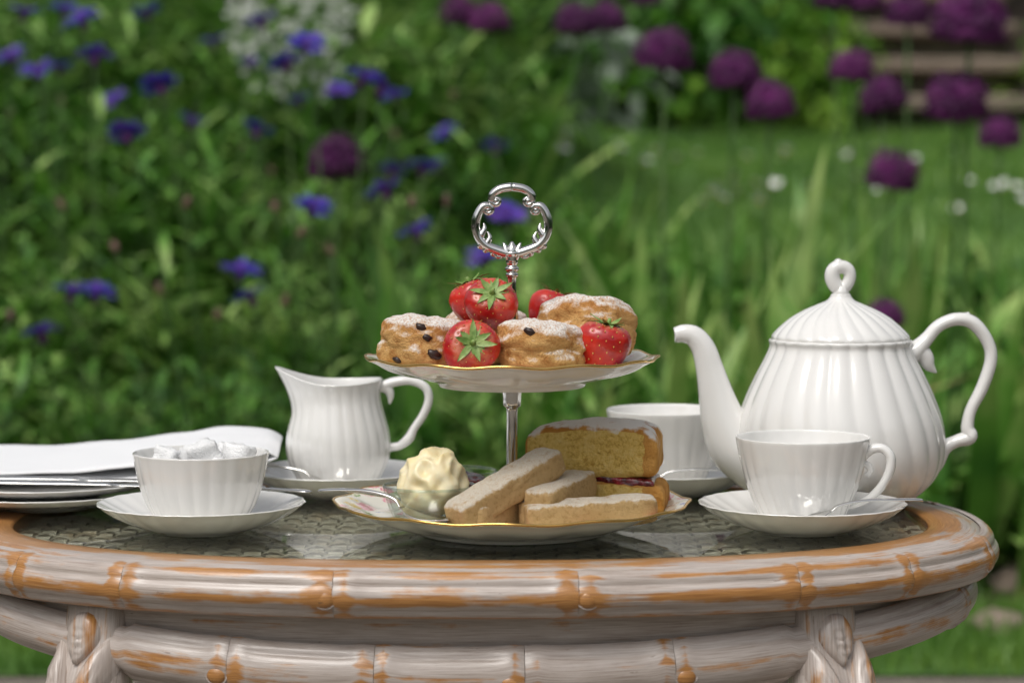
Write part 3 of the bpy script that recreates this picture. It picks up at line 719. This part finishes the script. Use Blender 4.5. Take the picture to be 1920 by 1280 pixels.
strawberry(Vector((-.0270, .010, ZU + .0500)), (-.35, .10, .93), .92, 3, 'strawberry tucked behind the topmost one with leaves pointing up')
strawberry(Vector((.0660, -.046, ZU + .0215)), (.22, -.05, .97), .95, 4, 'strawberry leaning against the tall tilted scone, leaves up')
strawberry(Vector((.0300, .058, ZU + .0390)), (.3, .3, .9), .90, 5, 'strawberry peeking out behind the tall tilted scone')

# ------------------------------------------------------------------ lower tier: shortbread, cake, cream, jam
def finger(c, dims, rot, seed, label):
    lx, ly, lz = dims; V = []; nu, nv = 56, 30
    for i in range(nv + 1):
        ph = math.pi * i / nv
        for j in range(nu):
            th = 2 * math.pi * j / nu; d = Vector((math.sin(ph) * math.cos(th), math.sin(ph) * math.sin(th), math.cos(ph)))
            pw = 9; k = (abs(d.x) ** pw + abs(d.y) ** pw + abs(d.z) ** pw) ** (-1 / pw); d = d * k
            # spread samples evenly over the faces
            v = Vector((d.x * lx, d.y * ly, d.z * lz)) * .5; s = Vector((seed * 5.1, 0, 0))
            v += Vector((d.x * .3, d.y, d.z)) * (.0010 * noise.noise(v * 90 + s) + .0006 * noise.noise(v * 260 + s)); V.append(v)
    o = mesh('shortbread_finger', V, [q_[::-1] for q_ in grid_faces(nv + 1, nu)], short_m); o.location = c; o.rotation_euler = rot
    tag(o, label, 'shortbread', 'sugared shortbread fingers')
finger(at_y(948, 914, -.066), (.100, .0250, .0195), (R(4), R(-21), R(40)), 1, 'long shortbread finger propped diagonally across the others')
finger(at_y(1052, 922, -.045), (.075, .0255, .0195), (0, R(-6), R(62)), 2, 'short-looking shortbread finger lying across the pile beside the cake')
finger(Vector((-.010, -.060, ZL + .0095)), (.080, .0250, .0185), (0, 0, R(58)), 3, 'shortbread finger lying flat beneath the propped one')
finger(Vector((.0560, -.070, ZL + .0105)), (.094, .0245, .0190), (R(3), R(-3), R(9)), 4, 'shortbread finger lying along the plate edge in front of the cake')
finger(Vector((.0260, -.040, ZL + .0095)), (.070, .0240, .0180), (0, 0, R(70)), 5, 'shortbread finger at the bottom of the pile, almost hidden')
# victoria sponge slice
cake = empty('sponge_cake', Vector((.060, .012, ZL)), 'slice of jam-filled sponge cake dusted with icing sugar', 'cake', None, R(-8))
def layer(name, z0, z1, x0, x1, seed, m, tilt=0., ytaper=.55, rnd=.010, half=.030):
    V = []; nx, ns = 44, 48
    for i in range(nx + 1):
        t_ = i / nx; x = x0 + (x1 - x0) * t_; hw = half * (ytaper + (1 - ytaper) * t_)
        ed = min(t_, 1 - t_) * (x1 - x0); k = 1 if ed > rnd else math.sqrt(max(0, 1 - (1 - ed / rnd) ** 2)) * .30 + .70
        if ed == 0: k = .66
        zc, hh = (z0 + z1) / 2 - (.12 * (1 - k)) * (z1 - z0), (z1 - z0) / 2 * k
        for j in range(ns):
            q_ = 2 * math.pi * j / ns; c, s = math.cos(q_), math.sin(q_); kk = (abs(c) ** 7 + abs(s) ** 7) ** (-1 / 7); sv = Vector((x * 40, c * kk * 1.2, s * kk * 1.2 + seed))
            nz = .0012 * noise.noise(sv * 1.3) + .0008 * noise.noise(sv * 4)
            V.append(Vector((x + .0015 * noise.noise(sv * .9 + Vector((9, 0, 0))), c * kk * (hw * (.92 + .08 * k)) + nz, zc + s * kk * hh + nz + tilt * (x - x0) + .006 * math.sin(3.14 * t_) * max(0, s))))
    F = [f[::-1] for f in grid_faces(nx + 1, ns)] + [tuple(range(ns)), tuple(range(nx * ns, (nx + 1) * ns))[::-1]]
    return mesh(name, V, F, m, cake)
def cake_mat():
    m = mat('sponge_layer', (.6, .4, .1), .9, Specular_IOR_Level=.15); q = NT(m); v = q.coord('Object'); n1 = q.noise(v, 330, 5, .7); n2 = q.noise(v, 70, 3)
    crumb = q.ramp(q.math('ADD', q.math('MULTIPLY', n1, .7), q.math('MULTIPLY', n2, .3)), [(.33, (.46, .25, .045)), (.48, (.76, .53, .15)), (.68, (.85, .66, .28))])
    crust = q.ramp(n2, [(.35, (.50, .22, .045)), (.65, (.70, .38, .11))])
    sx = q.n('SeparateXYZ'); q.l(v, sx.inputs[0]); tc = q.n('TexCoord'); sn = q.n('SeparateXYZ'); q.l(tc.outputs['Normal'], sn.inputs[0])
    wob = q.math('MULTIPLY', q.math('SUBTRACT', n2, .5), .012)
    isx = q.math('GREATER_THAN', q.math('ADD', sx.outputs[0], wob), .0400); up = q.math('GREATER_THAN', q.math('ADD', sn.outputs[2], q.math('MULTIPLY', wob, 20)), .35)
    lf = q.math('LESS_THAN', q.math('ADD', sx.outputs[0], wob), -.047)
    k = q.math('MAXIMUM', q.math('MAXIMUM', isx, lf), up); c = q.mix(k, crumb, crust)
    s = q.math('ADD', sn.outputs[2], q.math('MULTIPLY', q.math('SUBTRACT', q.math('ADD', q.noise(v, 110, 5), n2), 1.0), 1.6))
    sug = q.math('MULTIPLY', q.ramp(s, [(.40, (0, 0, 0)), (.75, (.92, .92, .92))]), q.math('GREATER_THAN', sx.outputs[2], .045))
    q.col(q.mix(sug, c, (.86, .84, .82))); q.bump(n1, .9, .003); return m
cm = cake_mat()
layer('sponge_layer', .0005, .0230, -.040, .055, 1., cm); layer('jam_filling', .0218, .0262, -.040, .0475, 5., jam_m, 0., .55, .006, .0275); layer('sponge_layer', .0252, .0620, -.048, .0500, 9., cm, .03, .55, .016)
# glass bowl of clotted cream
def glass_dish(loc, r, h, label):
    e_ = lathe('glass_dish', [(0, .0), (r * .62, 0), (r * .72, .0015), (r * .86, h * .35), (r * .97, h * .8), (r, h), (r - .0016, h), (r * .93 - .001, h * .75), (r * .82 - .001, h * .35), (r * .66, .0042), (0, .004)], bowl_glass, None, 64, 4)
    e_.location = loc; V, F = tube_data([((r - .0006) * math.cos(k * .1309), (r - .0006) * math.sin(k * .1309), h) for k in range(49)], .0011, 8, cap=False); mesh('rim', V, F, bowl_glass, e_)
    return tag(e_, label, 'bowl', 'small glass dishes on the lower plate')
b_loc = Vector((-.0590, -.055, ZL + .0012)); glass_dish(b_loc, .0335, .0265, 'small clear glass dish filled with clotted cream')
j_loc = Vector((-.043, .032, ZL + .0012)); glass_dish(j_loc, .0325, .0265, 'small clear glass dish filled with dark jam')
V, F = blob(1, 1, 2.3, 3, 0, 84, 60); out = []
for v in V:
    s = Vector((4.2, 1.1, 0)); z01 = (v.z + 1) / 2; rr = .0235 if z01 < .38 else .0235 - .004 * sstep(.38, .75, z01)
    d = Vector((v.x * rr, v.y * rr * .96, .0225 + v.z * .0225)); nrm = v.normalized()
    rid = 1 - abs(noise.noise(nrm * 1.7 + s)) * 2; f = .0050 * rid * sstep(.3, .55, z01) + .0016 * noise.noise(nrm * 3.4 + s) + .0004 * noise.noise(nrm * 14 + s) if z01 > .3 else 0
    out.append(d + nrm * f + Vector((.004 * z01, 0, 0)))
cr = mesh('clotted_cream', out, F, cream_m); cr.location = b_loc + Vector((0, 0, .0046)); tag(cr, 'thick yellow mound of clotted cream in a glass dish', 'cream')
V, F = blob(1, 1, 3, 8, 0, 64, 30); out = []
for v in V:
    z01 = (v.z + 1) / 2; rr = .0205 + .0062 * z01; out.append(Vector((v.x * rr, v.y * rr, .010 + v.z * .010 + (.0022 * noise.noise(v * 3.5) + .0012 * noise.noise(v * 9) if v.z > .2 else 0))))
jm = mesh('jam', out, F, jam_m); jm.location = j_loc + Vector((0, 0, .0046)); tag(jm, 'glossy dark red jam in a glass dish behind the cream', 'jam')
spoon(at_y(842, 972, -.098), at_y(598, 919, -.050), 'silver spoon with its bowl in front of the cream dish', 1.1, .006, 'serving cutlery on the lower plate')
def spreader(A, B, label):
    A, B = Vector(A), Vector(B); f = lambda t, h=0: A + (B - A) * t + Vector((0, 0, h))
    cutlery('butter_knife', [(f(0), .001, 0), (f(.05), .0055, 0), (f(.3), .007, 0), (f(.45), .0035, 0), (f(.52), .0035, -.0005), (f(.8), .0052, -.001), (f(.97), .0062, -.001), (f(1), .003, 0)], label, 'knife', [('blade', 0, 3), ('handle', 3, 7)], 'serving cutlery on the lower plate')
spreader(at_y(800, 943, -.012), at_y(637, 918, -.040), 'silver knife handle lying beside the cream dish')

# ------------------------------------------------------------------ garden planting
def leaf_strip(base, d, L, w, droop, segs=4, fold=.25, tip=.0):
    """a folded pointed leaf: base point, direction, length, half width"""
    d = Vector(d).normalized(); side = d.cross(Vector((0, 0, 1)))
    if side.length < .05: side = Vector((1, 0, 0))
    side.normalize(); V = []; p = Vector(base); dd = d.copy()
    for i in range(segs + 1):
        t = i / segs; ww = w * (math.sin(math.pi * (.12 + .88 * t)) ** .8 if t < 1 else 0.02)
        u = side.cross(dd).normalized(); V += [p - side * ww + u * ww * fold, p, p + side * ww + u * ww * fold] if fold else [p - side * ww, p + side * ww]
        dd = (dd + Vector((0, 0, -droop / segs))).normalized(); p = p + dd * (L / segs)
    nc = 3 if fold else 2
    return V, grid_faces(segs + 1, nc, False)
rng = random.Random(11)
def rv(s=1.): return Vector((rng.gauss(0, s), rng.gauss(0, s), rng.gauss(0, s)))
def corn_foliage(h, n_st, seed):
    rng.seed(seed); parts = []; stems = []
    for i in range(n_st):
        q_ = rng.uniform(0, 6.283); lean = rng.uniform(.05, .50); H = h * rng.uniform(.65, 1.05)
        b = Vector((rng.gauss(0, .07), rng.gauss(0, .07), 0)); tipp = b + Vector((math.cos(q_) * lean * H, math.sin(q_) * lean * H, H * (1 - lean * .25)))
        midp = b.lerp(tipp, .5) + Vector((0, 0, .05 * H)); C = catmull([b, midp, tipp], 4); stems.append(tube_data(C, .0028, 3))
        for k in range(14):
            t = .12 + .88 * (k + rng.random() * .6) / 14; ip = min(int(t * 8), 7); p = C[ip].lerp(C[ip + 1], min(1, t * 8 - ip)) if ip < 8 else C[8]
            a_ = k * 2.4 + q_; L = rng.uniform(.11, .24) * (1.15 - .45 * t)
            parts.append(leaf_strip(p, (math.cos(a_), math.sin(a_), rng.uniform(.35, 1.5)), L, L * rng.uniform(.055, .10), rng.uniform(.3, 1.3), 4, .3))
    V, F = join_data(parts); a_ = mesh('foliage', V, F, corn_leaf, None, True); V, F = join_data(stems); b_ = mesh('stems', V, F, stem_m, None)
    return a_, b_
def detach(o):
    me = o.data; bpy.data.objects.remove(o); return me
CORN = [tuple(detach(o) for o in corn_foliage(.62, 30, s)) for s in (1, 2, 3, 4)]
def petals(n, L, w, up, mat_, core):
    parts = []
    for k in range(n):
        q_ = 2 * math.pi * k / n + rng.uniform(-.15, .15); el = up + rng.uniform(-.2, .25); d = Vector((math.cos(q_) * math.cos(el), math.sin(q_) * math.cos(el), math.sin(el)))
        for f in (-.35, 0, .35): 
            d2 = (d + Vector((-math.sin(q_), math.cos(q_), 0)) * f).normalized(); parts.append(leaf_strip(d * .006, d2, L * (1 if f == 0 else .85), w, .3, 3, .2))
    V, F = join_data(parts); return V, F
rng.seed(5)
V, F = petals(12, .036, .0042, .35, None, None); FLOWER = detach(mesh('petals', V, F, blue_m))
V, F = join_data([sphere_data((0, 0, -.006), .009, .9, .9, 1.3, 8, 6)] + [leaf_strip((0, 0, .002), (math.cos(k * .7) * .5, math.sin(k * .7) * .5, .9), .014, .0015, 0, 2, 0) for k in range(14)]); CORE = detach(mesh('core', V, F, core_m))
V, F = join_data([sphere_data((0, 0, 0), .0085, .8, .8, 1.25, 8, 6)] + [leaf_strip((0, 0, .006), (math.cos(k * .9) * .7, math.sin(k * .9) * .7, .6), .012, .002, 0, 2, 0) for k in range(9)]); BUD = detach(mesh('bud', V, F, faded_m))
# plants of the cornflower bed
plants = []
rng.seed(21)
D = 4.42
while D < 8.6:
    halfw = (960 + 330) / FPX * D; x = -halfw * 1.12 + rng.uniform(0, .2); xe = .02 * D + (.0 if D < 6 else -.1)
    while x < xe:
        px = x + rng.uniform(-.07, .07); py = D - 1.84 + rng.uniform(-.12, .12); plants.append((px, py)); x += .27 + .03 * (D - 4.4)
    D += .33
corn = []
for i, (x, y) in enumerate(plants):
    e_ = empty('cornflower_plant', (x, y, gz(x, y) - .01), 'leafy mountain cornflower clump in the blue-flowered bed', 'plant', 'cornflower plants in the flower bed', rng.uniform(0, 6.28))
    s = rng.uniform(.72, 1.05); 
    if y + 1.84 < 4.9: s *= .72
    me = CORN[i % 4]
    for m_, nm in zip(me, ('foliage', 'stems')):
        o = stuff(inst(m_, nm, e_)); o.scale = (s, s, s)
    corn.append(e_)
def on_plant(P):
    b = min(corn, key=lambda c: (c.location.x - P.x) ** 2 * 1.5 + (c.location.y - P.y) ** 2); return b
def flower(px, py, w, kind='blue'):
    Dd = max(4.3, min(5.9, .060 * FPX / w)) if py < 330 else 4.22; P = at_y(px, py, Dd - 1.84); g = gz(P.x, P.y)
    if P.z < g + .12: P = at_y(px, py, 2.62); 
    b = on_plant(P); Mi = (Matrix.Translation(b.location) @ Matrix.Rotation(b.rotation_euler.z, 4, 'Z')).inverted(); L = Mi @ P
    tilt = Matrix.Rotation(rng.uniform(-.5, .5), 4, 'X') @ Matrix.Rotation(rng.uniform(-.5, .5), 4, 'Y')
    if kind == 'blue':
        o = inst(FLOWER, 'flower', b, Matrix.Translation(L) @ tilt); c = inst(CORE, 'flower_core', o)
    else: o = inst(BUD, 'faded_flower', b, Matrix.Translation(L) @ tilt)
    base = Vector((L.x * .35, L.y * .35, max(0, L.z - .5)))
    V, F = tube_data(catmull([base, base.lerp(L, .55) + Vector((0, 0, .04)), L - Vector((0, 0, .006))], 4), .0022, 4); 
    mesh('flower_stem', V, F, stem_m, b)
for f in [(45, 25, 60), (120, 20, 55), (155, 40, 70), (20, 108, 55), (70, 135, 60), (110, 128, 50), (178, 108, 62), (275, 25, 50), (300, 162, 75), (238, 252, 75), (360, 228, 50), (482, 245, 55), (215, 188, 45), (490, 42, 55), (574, 85, 65), (535, 122, 60), (470, 118, 45), (562, 190, 48), (636, 172, 45), (680, 148, 70), (715, 165, 70), (740, 182, 50), (585, 390, 58), (722, 358, 55), (735, 322, 50), (790, 315, 55), (820, 312, 45), (930, 278, 45), (835, 252, 42), (780, 435, 42), (952, 405, 52), (910, 485, 46), (470, 557, 62), (452, 510, 50), (135, 550, 55), (180, 550, 42), (78, 625, 60), (685, 140, 50), (400, 80, 42)]: flower(*f)
for f in [(116, 385, 48), (18, 218, 42), (115, 192, 42), (565, 436, 42), (515, 388, 42), (455, 278, 42), (440, 318, 42), (508, 320, 42), (772, 378, 42), (838, 378, 42), (350, 383, 42), (20, 590, 42), (408, 590, 42), (535, 565, 42), (395, 265, 42), (850, 180, 42), (740, 255, 42), (215, 462, 42), (300, 545, 42), (620, 470, 42)]: flower(*f, kind='bud')
words = ['no', 'one', 'two', 'three', 'four', 'five', 'six', 'seven', 'eight', 'nine', 'ten']
for c_ in corn:                # what each clump carries tells it apart
    nb = sum(o.name.startswith('flower') and not o.name.startswith('flower_') for o in c_.children); nf = sum(o.name.startswith('faded') for o in c_.children)
    if nb or nf: c_['label'] = 'leafy cornflower clump with %s open blue flower%s and %s faded head%s' % (words[min(nb, 10)], '' if nb == 1 else 's', words[min(nf, 10)], '' if nf == 1 else 's')
    else: c_['label'] = 'leafy cornflower clump without any flowers in the blue-flowered bed'
# ornamental onions
def allium_mesh(seed):
    rng.seed(seed); parts = []
    for k in range(420):
        z = 1 - 1.62 * (k + .5) / 420; q_ = k * 2.39996; r = math.sqrt(1 - z * z); d = Vector((r * math.cos(q_), r * math.sin(q_), z)); c = d * .046 * rng.uniform(.74, 1.12); c.z = c.z * 1.02 - .012 if c.z > 0 else c.z * .45 - .012
        t1 = d.cross(Vector((.3, .5, .8))).normalized(); t2 = d.cross(t1)
        for j in range(6):
            a_ = j * math.pi / 3 + k; dv = t1 * math.cos(a_) + t2 * math.sin(a_); sv = d.cross(dv); s = rng.uniform(.0055, .0085)
            parts.append(([c, c + dv * s * .5 + sv * .0013 + d * .002, c + dv * s + d * .0035, c + dv * s * .5 - sv * .0013 + d * .002], [(0, 1, 2, 3)]))
        if k % 3 == 0: parts.append(tube_data([Vector((0, 0, -.012)), c * .98], .0007, 3, cap=False))
    parts.append(sphere_data((0, 0, -.006), .028, 1, 1, .72, 16, 12))
    V, F = join_data(parts); return detach(mesh('flower_head', V, F, purple_m, None, False))
ALL = [allium_mesh(s) for s in (1, 2, 3)]
GA = 'purple allium globes above the bed'
specs = [(860, 22, 74, 'left of a touching pair above the cake stand'), (918, 35, 76, 0), (1080, 38, 82, 0), (1138, 33, 78, 0), (1245, 95, 108, 0), (1377, 133, 96, 0), (1443, 190, 97, 0), (1598, 125, 84, 0), (1655, 180, 90, 0), (1793, 182, 118, 0), (1818, 35, 142, 'big'), (1875, 250, 80, 0), (1675, 322, 102, 'low'), (632, 298, 108, 'alone'), (1657, 592, 78, 'pot'), (1212, -12, 64, 0), (1565, -10, 78, 0), (1620, -4, 70, 0), (1702, 22, 84, 0)]
pair = 'one of two touching purple alliums just above the ring handle, before dark shrubs'; pair2 = 'one of two overlapping purple alliums before the dark shrubs, beside a rounder single head'
top_ = 'purple allium reaching higher than its neighbours, only its underside showing'
AL = {0: pair, 1: pair, 2: pair2, 3: pair2, 4: 'round single purple allium between the overlapping pair and two diagonal heads', 5: 'upper of two purple alliums set diagonally before bright shrubs', 6: 'lower of two purple alliums set diagonally before bright shrubs',
      7: 'upper of two small purple alliums beside the stone steps', 8: 'lower of two small purple alliums beside the stone steps', 9: 'large round purple allium directly below the largest globe', 11: 'small paler purple allium at the foot of the stone steps', 15: top_, 16: top_, 17: top_, 18: 'dim purple allium beside the largest globe, against the steps'}
for i, (px, py, w, note) in enumerate(specs):
    dia = .100 if w < 125 else .125; Dd = max(4.45, min(6.6, dia * FPX / w)) if note != 'pot' else 4.16; k = w * Dd / FPX / .098; P = at_y(px, py, Dd - 1.84); g = gz(P.x, P.y)
    lab = AL.get(i) or {'big': 'largest purple allium globe, in front of the stone steps', 'low': 'purple allium head standing alone before the raised lawn with daisies', 'alone': 'purple allium head standing alone among the blue cornflowers', 'pot': 'purple allium head low down right behind the teapot lid'}.get(note, 'round purple allium head on a tall bare stem above the irises')
    e_ = empty('allium', (P.x + rng.uniform(-.03, .03), P.y, g), lab, 'allium', GA)
    h_ = inst(ALL[i % 3], 'flower_head', e_); h_.location = P - e_.location; h_.scale = (k, k, k * 1.08); h_.rotation_euler = (rng.uniform(-.2, .2), rng.uniform(-.2, .2) + (.25 if note == 'alone' else 0), rng.uniform(0, 6))
    L = P - e_.location; V, F = tube_data(catmull([(0, 0, 0), (L.x * .3, .01, L.z * .5), L - Vector((0, 0, .03))], 6), .0042, 6); mesh('stem', V, F, stem_m, e_)
# irises and other strap leaves: every blade a part
def blade_mesh(L, w, droop, lean, mt, seed):
    rng.seed(seed); V, F = leaf_strip((0, 0, 0), (lean, 0, 1), L, w, droop, 9, .18); return detach(mesh('leaf', V, F, mt))
BL = [blade_mesh(.58, .013, .12, .12, iris_leaf, 1), blade_mesh(.50, .016, .35, .22, iris_leaf, 2), blade_mesh(.62, .015, .75, .30, iris_leaf, 3), blade_mesh(.42, .017, 1.3, .45, iris_leaf, 4), blade_mesh(.52, .013, .2, .05, iris_leaf, 5), blade_mesh(.45, .012, .9, .4, dry_leaf, 6)]
rng.seed(33); D = 4.45
while D < 6.5:
    halfw = 1250 / FPX * D; x = -.06 * D + .08 + rng.uniform(0, .2)
    while x < halfw * 1.1:
        X = x + rng.uniform(-.08, .08); Y = D - 1.84 + rng.uniform(-.12, .12)
        e_ = empty('iris_clump', (X, Y, gz(X, Y) - .01), 'clump of upright green strap leaves in the bed below the raised lawn', 'plant', 'iris clumps in the flower bed', rng.uniform(0, 6.28))
        s0 = rng.uniform(.75, 1.18) * (1.18 if D < 5.0 else 1.0 if D < 5.6 else .85)
        for k in range(rng.randint(15, 20)):
            o = inst(BL[5] if rng.random() < .07 else BL[rng.choice((0, 0, 1, 1, 2, 3, 4))], 'leaf', e_); q_ = rng.uniform(0, 6.283); r = abs(rng.gauss(0, .06)); s = s0 * rng.uniform(.7, 1.1)
            o.location = (math.cos(q_) * r, math.sin(q_) * r, 0); o.rotation_euler = (rng.gauss(0, .16), rng.gauss(.05, .2), q_ + rng.gauss(0, .7)); o.scale = (s * 1.7, s * 1.7, s)
        x += .30 + .03 * (D - 4.4)
    D += .34
# low leafy ground cover between the irises
def low_plant(seed):
    rng.seed(seed); parts = []
    for k in range(150):
        q_ = rng.uniform(0, 6.283); r = rng.uniform(0, .16); z = rng.uniform(.02, .22) * (1 - r * 2); L = rng.uniform(.05, .10)
        parts.append(leaf_strip((r * math.cos(q_), r * math.sin(q_), z), (math.cos(q_) + rng.gauss(0, .4), math.sin(q_) + rng.gauss(0, .4), rng.uniform(.1, .9)), L, L * .22, .6, 3, .25))
    V, F = join_data(parts); return detach(mesh('foliage', V, F, corn_leaf))
LOW = [low_plant(s) for s in (1, 2, 3)]
rng.seed(44)
for i in range(70):
    Dd = rng.uniform(4.35, 6.7); hw = 1150 / FPX * Dd; X = rng.uniform(-hw if Dd < 4.7 else 0, hw); Y = Dd - 1.84
    e_ = empty('leafy_plant', (X, Y, gz(X, Y)), 'low bushy green plant filling gaps between the bed plants', 'plant', 'low plants in the flower bed', rng.uniform(0, 6)); o = stuff(inst(LOW[i % 3], 'foliage', e_)); s = rng.uniform(.8, 1.4); o.scale = (s, s, s)
# white froth of small flowers behind the cornflowers
P = at_y(545, 40, 4.3); e_ = empty('white_flower_plant', (P.x, P.y, gz(P.x, P.y)), 'tall airy plant covered in tiny white flowers behind the cornflowers', 'plant')
rng.seed(3); parts, st = [], []
L = P - e_.location
for k in range(230):
    d = rv().normalized() * rng.uniform(.3, 1) ** .5; c = L + Vector((d.x * .17, d.y * .14, d.z * .20 - .02)); 
    for j in range(4):
        a_ = j * 1.57 + k; parts.append(([c, c + Vector((math.cos(a_) * .009 + .004, .003, math.sin(a_) * .009)), c + Vector((math.cos(a_ + .8) * .013, -.003, math.sin(a_ + .8) * .013))], [(0, 1, 2)]))
    if k % 8 == 0: st.append(tube_data(catmull([(rng.gauss(0, .03), rng.gauss(0, .03), 0), (L.x * .6 + d.x * .05, d.y * .05, L.z * .55), c], 4), .0018, 3))
V, F = join_data(parts); stuff(mesh('flowers', V, F, whitef_m, e_, False)); V, F = join_data(st); stuff(mesh('stems', V, F, stem_m, e_))
# shrubs on the bank behind the raised lawn, plus unseen rows added to shape light
def shrub_mesh(seed, leafL, n, rx, rz, mt):
    rng.seed(seed); parts = []
    lobes = [(rv(.45), rng.uniform(.35, .6)) for _ in range(9)]
    for k in range(n):
        c, r = lobes[k % 9]; d = rv().normalized(); p = c + d * r * rng.uniform(.7, 1.05); p = Vector((p.x * rx, p.y * rx * .8, rz * (.55 + p.z * .5)))
        if p.z < .02: p.z = rng.uniform(.02, .3)
        L = leafL * rng.uniform(.6, 1.2); parts.append(leaf_strip(p, (d.x + rng.gauss(0, .4), d.y + rng.gauss(0, .4), d.z * .5 + rng.gauss(0, .3)), L, L * .30, .7, 3, .2))
    tr = []
    for k in range(9): c = lobes[k][0]; tr.append(tube_data(catmull([(rng.gauss(0, .04), rng.gauss(0, .04), 0), (c.x * rx * .4, c.y * rx * .3, rz * .3), (c.x * rx, c.y * rx * .8, rz * (.55 + c.z * .5))], 4), interp([.018, .012, .006], 4), 5))
    V, F = join_data(parts); a_ = detach(mesh('crown', V, F, mt)); V, F = join_data(tr); return a_, detach(mesh('branches', V, F, bark))
bark = mat('bark', (.07, .05, .035), .9)
SH = {'dark': [shrub_mesh(s, .15, 1500, .95, 1.6, hedge_leaf) for s in (1, 2)], 'lime': [shrub_mesh(s, .13, 900, .7, 1.1, lime_leaf) for s in (3, 4)], 'silver': [shrub_mesh(6, .17, 160, .40, .42, grey_leaf)]}
def shrub(kind, x, y, s, label, k=0):
    a_, b_ = SH[kind][k % len(SH[kind])]; e_ = empty('shrub', (x, y, gz(x, y) - .02), label, 'shrub', 'shrubs behind the garden', rng.uniform(0, 6.28))
    for m_, nm in ((a_, 'crown'), (b_, 'branches')): o = inst(m_, nm, e_); o.scale = (s, s, s); 
rng.seed(9)
for i in range(12): shrub('dark', (6.3 if i % 2 else -6.3) + rng.uniform(-.4, .4), -6.5 + (i // 2) * 1.9, 1.9, 'tall dark shrub added out of view beside the table to darken low side light', i)  # unseen side rows, added to cut low light and darken reflections
for i in range(9): shrub('dark', -8 + i * 2. + rng.uniform(-.3, .3), -8.5 + rng.uniform(-.6, .6), 1.7, 'tall dark shrub added out of view behind the camera for dark reflections', i)  # unseen row behind the camera, added so silver and china reflect something dark
for i in range(9): 
    x = -5.6 + i * 1.25 + rng.uniform(-.2, .2)
    if abs(x - 2.45) > .95: shrub('dark', x, 11.9 + rng.uniform(-.1, .4), 1.0, 'dark green large-leaved shrub behind the raised lawn', i)
for i in range(11): shrub('dark', -7.2 + i * 1.45, 13.8 + rng.uniform(-.2, .3) + (1.6 if abs(-7.2 + i * 1.45 - 2.45) < 1 else 0), 1.45, 'tall dark shrub in the back row on the bank', i)
for i, (x, y, s) in enumerate([(.35, 11.35, .75), (1.25, 11.3, .85), (-.5, 11.4, .6), (4.1, 11.3, .9), (-2.9, 11.2, .9), (1.62, 11.15, .6), (3.15, 11.2, .8)]): shrub('lime', x, y, s, 'bright green shrub in front of the dark shrubs', i)
for (x, y, s) in [(.06, 7.0, 1.0), (-.42, 7.5, .8)]: shrub('silver', x, y, s, 'low shrub with pale silvery leaves at the lawn edge')
riser_stone = ground_mat('dark_riser_stone', [(.35, (.05, .05, .03)), (.55, (.10, .09, .06)), (.7, (.16, .14, .10))], 4, 40, .006)  # stone for the risers, darker than the treads
# stone garden steps
st_x, st_y = 2.28, 11.35
steps = empty('stone_steps', (st_x, st_y, gz(st_x, st_y) - .05), 'weathered beige stone garden steps climbing the bank', 'steps')
def rbox(w, d, h, bev, seed):
    V, F = [], []
    pts = []
    for sx in (-1, 1):
        for sy in (-1, 1):
            for sz in (-1, 1): pts.append((sx, sy, sz))
    V, F = sphere_data((0, 0, 0), 1, nu=32, nv=16); out = []
    for v in V:
        k = (abs(v.x) ** 14 + abs(v.y) ** 14 + abs(v.z) ** 14) ** (-1 / 14); v = v * k; out.append(Vector((v.x * w / 2, v.y * d / 2, v.z * h / 2)) + Vector((1, 1, 1)) * .008 * noise.noise(v * 3 + Vector((seed, 0, 0))))
    return out, F
z = .03
for k in range(9):
    V, F = rbox(1.0, .46, .075, .01, k); o = mesh('tread', V, F, stone, steps); o.location = (rng.uniform(-.02, .02), k * .34, z + .155)
    V, F = rbox(.9, .30, .24, .01, k + 20); o = mesh('riser', V, F, riser_stone, steps); o.location = (0, k * .34 + .07, z + .02); z += .21
# daisies on the raised lawn
V, F = join_data([leaf_strip((0, 0, .05), (math.cos(k * .785), math.sin(k * .785), .75), .022, .008, .1, 2, 0) for k in range(8)]); DAISY = detach(mesh('petals', V, F, whitef_m))
V, F = join_data([sphere_data((0, 0, .050), .005, 1, 1, .6, 8, 5)]); EYE = detach(mesh('centre', V, F, mat('daisy_centre', (.6, .4, .03), .7)))
V, F = tube_data([(0, 0, 0), (.004, 0, .03), (0, 0, .052)], .0018, 4); DST = detach(mesh('stem', V, F, stem_m))
for i in range(44):
    px = rng.uniform(980, 1915); py = rng.uniform(285, 425) if px > 1250 else rng.uniform(285, 330)
    d_ = ray(px, py); hit = None
    for k in range(49, 145):
        y = k * .1; P = at_y(px, py, y)
        if P.z <= gz(P.x, P.y) + .03 and y > 4.9: hit = P; break
    if hit is None or hit.y > 11.2: continue
    e_ = empty('daisy', (hit.x, hit.y, gz(hit.x, hit.y) + .002), 'small white daisy in the grass of the raised lawn', 'daisy', 'daisies in the raised lawn', rng.uniform(0, 6)); s = rng.uniform(1.1, 1.9); e_.rotation_euler.x = .5
    for m_, nm in ((DAISY, 'petals'), (EYE, 'centre'), (DST, 'stem')): o = inst(m_, nm, e_); o.scale = (s, s, s)
# a few stones on the soil at the edge of the bed
for k, (px, py, s) in enumerate([(1890, 1000, .06), (1905, 1055, .05), (1870, 1130, .045)]):
    P = on_z(px, py, .05); P = at_y(px, py, min(P.y, 2.7)); V, F = blob(s, s * .5, 2.4, k + 5, s * .25, 24, 16); o = mesh('garden_stone', V, F, stone); o.location = (P.x, P.y, gz(P.x, P.y) + s * .3)
    tag(o, ['pale stone on the dark soil, largest of the few there', 'pale medium-sized stone on the dark soil of the bed', 'smallest pale stone on the soil near the grass'][k], 'stone', 'stones in the flower bed')
